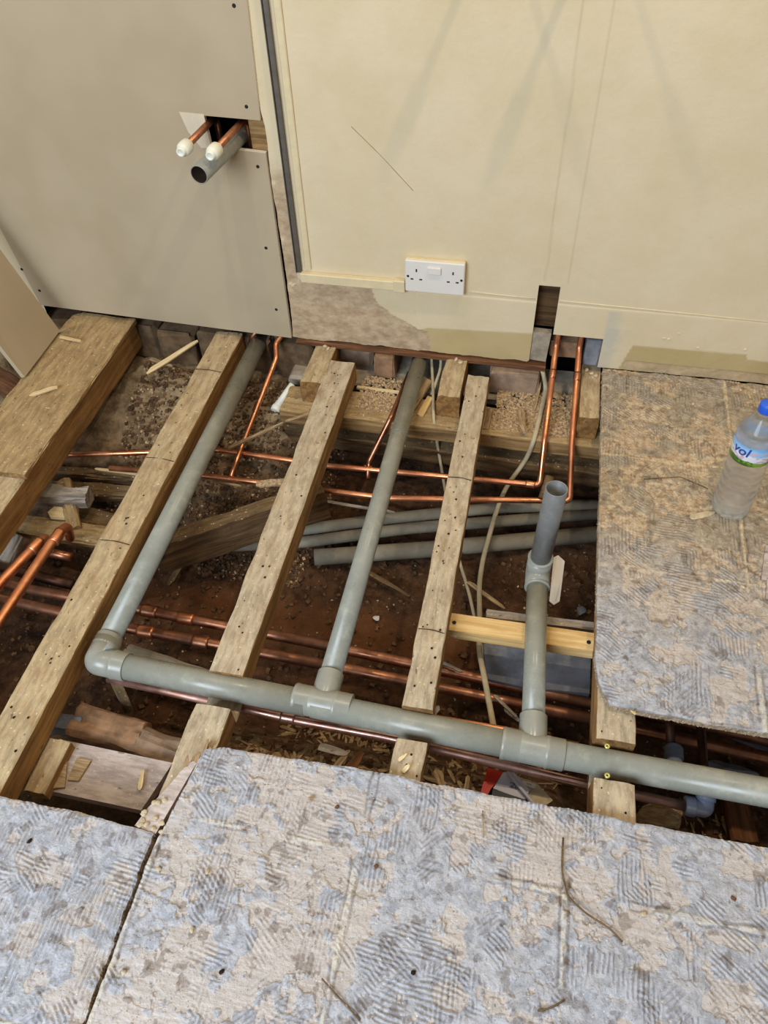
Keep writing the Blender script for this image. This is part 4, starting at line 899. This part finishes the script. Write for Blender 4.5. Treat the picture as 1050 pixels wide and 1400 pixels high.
lb = lathe('label_wrap', bc + lean_v * .166, bc + lean_v, [(0, .0390), (.001, .0395), (.046, .0395), (.047, .0390)], M_label, bt, n=48, caps=False)
lathe('cap', bc + lean_v * .280, bc + lean_v, [(0, .013), (0, .0150), (.002, .0155), (.004, .0150), (.0045, .0152), (.017, .0150), (.019, .0135), (.0195, .001)], M_blueplastic, bt, n=32)
def wrap_text(s, size, zc_, ang0, mat, name):
    c = bpy.data.curves.new('t', 'FONT'); c.body = s; c.size = size; c.resolution_u = 3; c.shear = .2; c.offset = .0006
    o = bpy.data.objects.new('t', c); me = bpy.data.meshes.new_from_object(o); bpy.data.objects.remove(o); me.materials.clear(); me.materials.append(mat)
    for v in me.vertices:
        a = ang0 + v.co.x / .0398; r = .0398; z = zc_ + v.co.y; p = bc + lean_v * z
        v.co = V((p.x + r * math.sin(a), p.y - r * math.cos(a), p.z))
    me.update(); return link(name, me, lb)
wrap_text('vol', .030, .189, -1.25, plain('label_ink', srgb(34, 74, 150), .4, var=.05), 'label_print')
wrap_text('vol', .030, .189, 2.0, bpy.data.materials['label_ink'], 'label_print')
t = shard('paint_flake', (0.3850, -0.4906, 0.0030), (0.4380, -0.4643, 0.0030), .016, .0015, M_crumb, seed=12); tag(t, 'pale paint flake lying at the foot of the water bottle', 'flake')

# tan cardboard strips at right edge
for k, (q, lab) in enumerate([([(0.5326, -0.5424, 0.0060), (0.5146, -0.6354, 0.0060), (0.5681, -0.6403, 0.0060), (0.5862, -0.5388, 0.0060)], 'tan ribbed strip at the right edge of the brown floor panel, farther one'), ([(0.5256, -0.6312, 0.0080), (0.5174, -0.6833, 0.0080), (0.5658, -0.6868, 0.0080), (0.5754, -0.6314, 0.0080)], 'tan ribbed strip at the right edge of the brown floor panel, nearer one')]):
    t = slab_poly('cardboard_strip', q, .004, M_pinkplank, normal=V((0, 0, 1))); tag(t, lab, 'strip')

# ================================================================== splits, twigs and crumbs on the near panel
def twig(label, pts, r, mat=M_slot, name='twig'):
    return tag(tube(name, pts, r, mat, bend=.01, n=6), label, 'twig')
twig('long thin dark twig bent along a tile line on the near floor panel', [(0.1542, -1.2200, 0.0050), (0.1547, -1.2710, 0.0050), (0.1654, -1.3072, 0.0060), (0.1925, -1.3260, 0.0060), (0.2307, -1.3407, 0.0050), (0.2478, -1.3553, 0.0050)], .0016, M_oldwood)
twig('thin twig at the bottom middle of the near floor panel', [(-0.1771, -1.4880, 0.0050), (-0.1513, -1.5035, 0.0050), (-0.1115, -1.5273, 0.0050)], .0012, M_oldwood)
twig('short dark twig at the bottom right middle of the near floor panel', [(0.1320, -1.4670, 0.0050), (0.1519, -1.4594, 0.0050), (0.1685, -1.4461, 0.0050)], .0013, M_oldwood)
twig('small upright straw near the front edge of the near floor panel', [(0.0226, -1.2008, 0.0040), (0.0289, -1.2439, 0.0040)], .0010, M_chip)
twig('thin crack-like twig on the brown floor panel left of the bottle', [(0.2879, -0.3918, 0.0040), (0.3681, -0.3710, 0.0040), (0.4266, -0.3972, 0.0040)], .0010, M_oldwood)
PBP = [((-0.2617, -1.2356, 0.0040), 't', 'tan pebble-like crumb near the front edge of the near floor panel'),
((-0.2150, -1.2404, 0.0040), 'b', 'brown crumb near the front edge of the near floor panel'),
((-0.3934, -1.3798, 0.0040), 'p', 'largest whitish crumb on the left part of the near floor panel'),
((-0.4720, -1.3907, 0.0040), 'p', 'whitish crumb just right of the panel seam'),
((-0.3242, -1.5074, 0.0040), 'd', 'dark square crumb below the middle of the near floor panel'),
((-0.3873, -1.4643, 0.0040), 'p', 'whitish crumb in the middle of the left floor area'),
((-0.4662, -1.5366, 0.0040), 'p', 'pale crumb low on the left floor panel'),
((-0.1311, -1.3197, 0.0040), 'b', 'brown crumb on the tile line in the near floor panel'),
((0.4945, -0.7900, 0.0040), 'p', 'pale crumb on the brown panel near the right edge'),
((0.4782, -0.6588, 0.0040), 'p', 'pale crumb on the tile line below the water bottle'),
((0.4092, -0.1124, 0.0040), 'p', 'pale crumb on the brown panel close to the wall'),
((0.5266, -0.0398, 0.0040), 'p', 'pale crumb behind the bottle cap near the wall'),
((0.4123, -1.2614, 0.0040), 'b', 'brown crumb on the right of the near floor panel'),
((-0.0482, -1.4546, 0.0040), 'd', 'dark crumb on the lower middle of the near floor panel'),
((-0.6974, -1.3905, 0.0040), 'd', 'dark crumb on the left floor panel near its front edge'),
((0.0719, -1.3303, 0.0040), 'p', 'pale crumb on the middle right of the near floor panel'),
((0.2789, -1.3105, 0.0040), 'p', 'pale crumb right of the bent twig')]
for k, (p, m, lab) in enumerate(PBP):
    t = lump('crumb', p, (.012, .009, .006), {'p': M_crumb, 'b': M_brownwood, 't': M_chip, 'd': M_slot}[m], seed=200 + k, rot=k, res=1); tag(t, lab, 'crumb')

# ================================================================== chips and dirt
zf = lambda x, y: gz(x, y)
scatter_stuff('wood_shavings', 1300, (-.46, .02), (-1.20, -1.085), zf, (.012, .06), M_chip2, 'darker wood shavings and splinters in the debris under the waste pipe', 'wood shavings', seed=31)
scatter_stuff('wood_shavings', 800, (-.46, .10), (-1.20, -1.085), lambda x, y: gz(x, y) + .006, (.015, .06), M_chip, 'tangle of brown wood shavings between the waste pipe and the near floor panel', 'wood shavings', seed=11)
scatter_stuff('wood_shavings', 170, (-.42, .18), (-1.03, -.93), zf, (.012, .04), M_chip, 'scattered wood shavings behind the waste pipe', 'wood shavings', seed=12)
scatter_stuff('earth_crumbs', 3600, (-1.1, -.50), (-.60, -.02), zf, (.003, .011), M_dirtcl, 'loose earth and mortar crumbs heaped near the wall in the left bays', 'earth', kind='crumb', seed=13, flat=.7)
scatter_stuff('pale_crumbs', 1400, (-1.1, -.50), (-.60, -.02), zf, (.0015, .008), M_grit, 'pale mortar crumbs sprinkled on the earth in the left bays', 'mortar crumbs', kind='crumb', seed=14, flat=.7)
scatter_stuff('earth_crumbs', 1500, (-1.2, .6), (-1.1, -.35), zf, (.003, .012), M_dirtcl, 'loose earth crumbs over the bottom of the void', 'earth', kind='crumb', seed=15, flat=.7)
scatter_stuff('pale_crumbs', 260, (-1.2, .6), (-1.1, -.35), zf, (.0015, .005), M_crumb, 'pale specks of mortar scattered over the bottom of the void', 'mortar crumbs', kind='crumb', seed=16)
scatter_stuff('wood_shavings', 120, (.28, .55), (-1.17, -1.0), zf, (.012, .045), M_chip, 'wood shavings in the dark right bay below the brown floor panel', 'wood shavings', seed=17)
CH = [((-0.2374, -1.1374, -0.1200), (-0.2106, -1.0911, -0.1080), 0.022, 'b', 'reddish brown wood chip standing near the sawn joist end, left of it'),
((-0.2593, -1.1345, -0.1200), (-0.2361, -1.0916, -0.1080), 0.012, 'c', 'narrow tan chip beside the reddish brown chip'),
((-0.2978, -1.0903, -0.1200), (-0.2372, -1.0991, -0.1080), 0.016, 'g', 'grey flat chip below the first pipe tee'),
((-0.0697, -1.0983, -0.1100), (-0.0511, -1.1320, -0.0980), 0.016, 'c', 'blocky tan chip right of the near joist end'),
((-0.0097, -1.0939, -0.1200), (-0.0104, -1.1339, -0.1080), 0.008, 'c', 'thin tan chip just left of the red packet corner'),
((-0.0496, -1.0843, -0.1200), (-0.0315, -1.1172, -0.1080), 0.006, 'c', 'slim dark chip between the joist end and the packet'),
((-0.1085, -0.9985, -0.1400), (-0.0856, -0.9604, -0.1280), 0.014, 'g', 'pale chip leaning under the sawn joist end above the waste pipe'),
((-0.0759, -0.5365, -0.2800), (0.0209, -0.6087, -0.2680), 0.012, 'c', 'brown stick lying behind the pine batten'),
((-0.1039, -0.8086, -0.1000), (-0.0710, -0.8156, -0.0880), 0.01, 'w', 'white sliver beside the left end of the pine batten'),
((-0.0998, -0.8192, -0.2000), (-0.0525, -0.8410, -0.1880), 0.008, 'g', 'grey splinter above the thick copper pair near the narrow joist'),
((0.0453, -0.9031, -0.2000), (0.0769, -0.9315, -0.1880), 0.012, 'g', 'grey splinter just left of the rising branch tee'),
((0.0209, -0.8824, -0.1900), (0.0699, -0.9297, -0.1780), 0.008, 'g', 'thin pale splinter crossing the thick copper pipe'),
((-0.1401, -0.9857, -0.1300), (-0.0941, -0.9989, -0.1180), 0.012, 'c', 'tan chip by the sawn end of the narrow joist'),
((-1.1276, -0.3854, -0.2150), (-0.9903, -0.3958, -0.2030), 0.008, 'p', 'pale strip lying under the copper pipe in the left bay'),
((-0.7954, -0.3841, -0.2000), (-0.6950, -0.4023, -0.1880), 0.01, 'c', 'pale strip under the copper pipe between the second and third joist'),
((-0.4930, -0.3626, -0.2500), (-0.2903, -0.3796, -0.2380), 0.01, 'g', 'long grey strip lying just above the old grey pipes'),
((-0.3396, -0.5268, -0.3100), (-0.2129, -0.5933, -0.2980), 0.012, 'o', 'dark stick on the earth right of the middle waste pipe'),
((-0.8265, -0.6619, -0.3100), (-0.8084, -0.5349, -0.2980), 0.016, 'o', 'brown lath on the earth beside the left grey waste pipe'),
((-1.0793, -0.0397, -0.1000), (-0.9942, -0.0752, -0.0880), 0.014, 'c', 'small wood chip on the earth under the pale splinter'),
((-0.6062, -0.2490, -0.0830), (-0.5174, -0.2041, -0.0710), 0.008, 'c', 'thin chip on the wall plate by the third joist'),
((0.0296, -0.1018, -0.0800), (0.0394, 0.0055, -0.0680), 0.008, 'c', 'thin wood sliver on the sawdust between the two copper pipes'),
((-0.0041, -0.1075, -0.0800), (0.0105, -0.2029, -0.0680), 0.02, 'c', 'orange-brown chip on the sawdust left of the dusty cable'),
((0.2603, -0.9477, -0.0140), (0.2682, -0.9744, -0.0020), 0.01, 'p', 'pale torn chip on the joist at the corner of the brown floor panel'),
((-0.1316, -1.1349, -0.0150), (-0.1191, -1.1244, -0.0030), 0.006, 'p', 'tiny pale chip on the near end of the narrow joist'),
((-0.1216, -1.1532, -0.0150), (-0.1103, -1.1442, -0.0030), 0.008, 'p', 'second tiny pale chip on the near end of the narrow joist'),
((-1.3213, -0.1009, 0.0060), (-1.2689, -0.0852, 0.0180), 0.014, 'c', 'curled shaving at the foot of the plasterboard, on the wide plank'),
((-1.2537, -0.3552, 0.0030), (-1.1869, -0.3232, 0.0150), 0.014, 'p', 'split sliver lifting from the wide worn plank'),
((-1.2905, -0.1103, 0.0040), (-1.2139, -0.1312, 0.0160), 0.01, 'p', 'small pale shaving on the wide plank near the wall')]
for k, (a, b, w_, m_, lab) in enumerate(CH):
    mm = {'c': M_chip, 'g': M_greywood, 'p': M_pale, 'b': M_brownwood, 'w': M_white, 'o': M_oldwood}[m_]
    t = shard('wood_chip', a, b, w_, max(.004, w_ * .3), mm, seed=300 + k); tag(t, lab, 'wood chip')
t = lump('broken_clod', (0.3576, -1.0733, -0.2000), (.10, .06, .04), M_chip, seed=401, rot=.3, res=3); tag(t, 'lump of broken brown board in the right bay below the push-fit elbow', 'rubble')
t = lump('yellow_scrap', (0.3558, -1.0522, -0.1900), (.05, .02, .02), M_leafy, seed=402, rot=.2, res=2); tag(t, 'yellow scrap of foam beside the broken board lump in the right bay', 'scrap')
t = timber('floor_rubble_strip', (0.5404, -1.0475, -0.3000), (0.5280, -0.9462, -0.3000), .05, .03, M_brownwood, seed=404); tag(t, 'dark brown timber end low in the right bay', 'timber')
t = slab_poly('blue_grey_sheet', [(0.5145, -0.8060, -0.2400), (0.5146, -0.8609, -0.2400), (0.5937, -0.8812, -0.2400), (0.6315, -0.8008, -0.2400)], .01, M_pushfit, normal=V((0, 0, 1))); tag(t, 'blue-grey scrap sheet behind the thick copper pipes in the right bay', 'scrap')
t = lump('grey_block', (0.5265, -0.9109, -0.3100), (.12, .07, .06), M_greystone, seed=406, res=3); tag(t, 'pale grey block deep in the right bay behind the waste pipe', 'block')
t = lump('white_scrap', (-0.2837, -0.6571, -0.3200), (.022, .016, .01), M_white, seed=407, res=2); tag(t, 'white curled scrap on the dark earth right of the middle waste pipe', 'scrap')
t = lump('grey_pebble', (0.2066, -0.5456, -0.3200), (.03, .025, .02), M_greystone, seed=408, res=2); tag(t, 'grey pebble on the earth near the edge of the brown floor panel', 'stone')
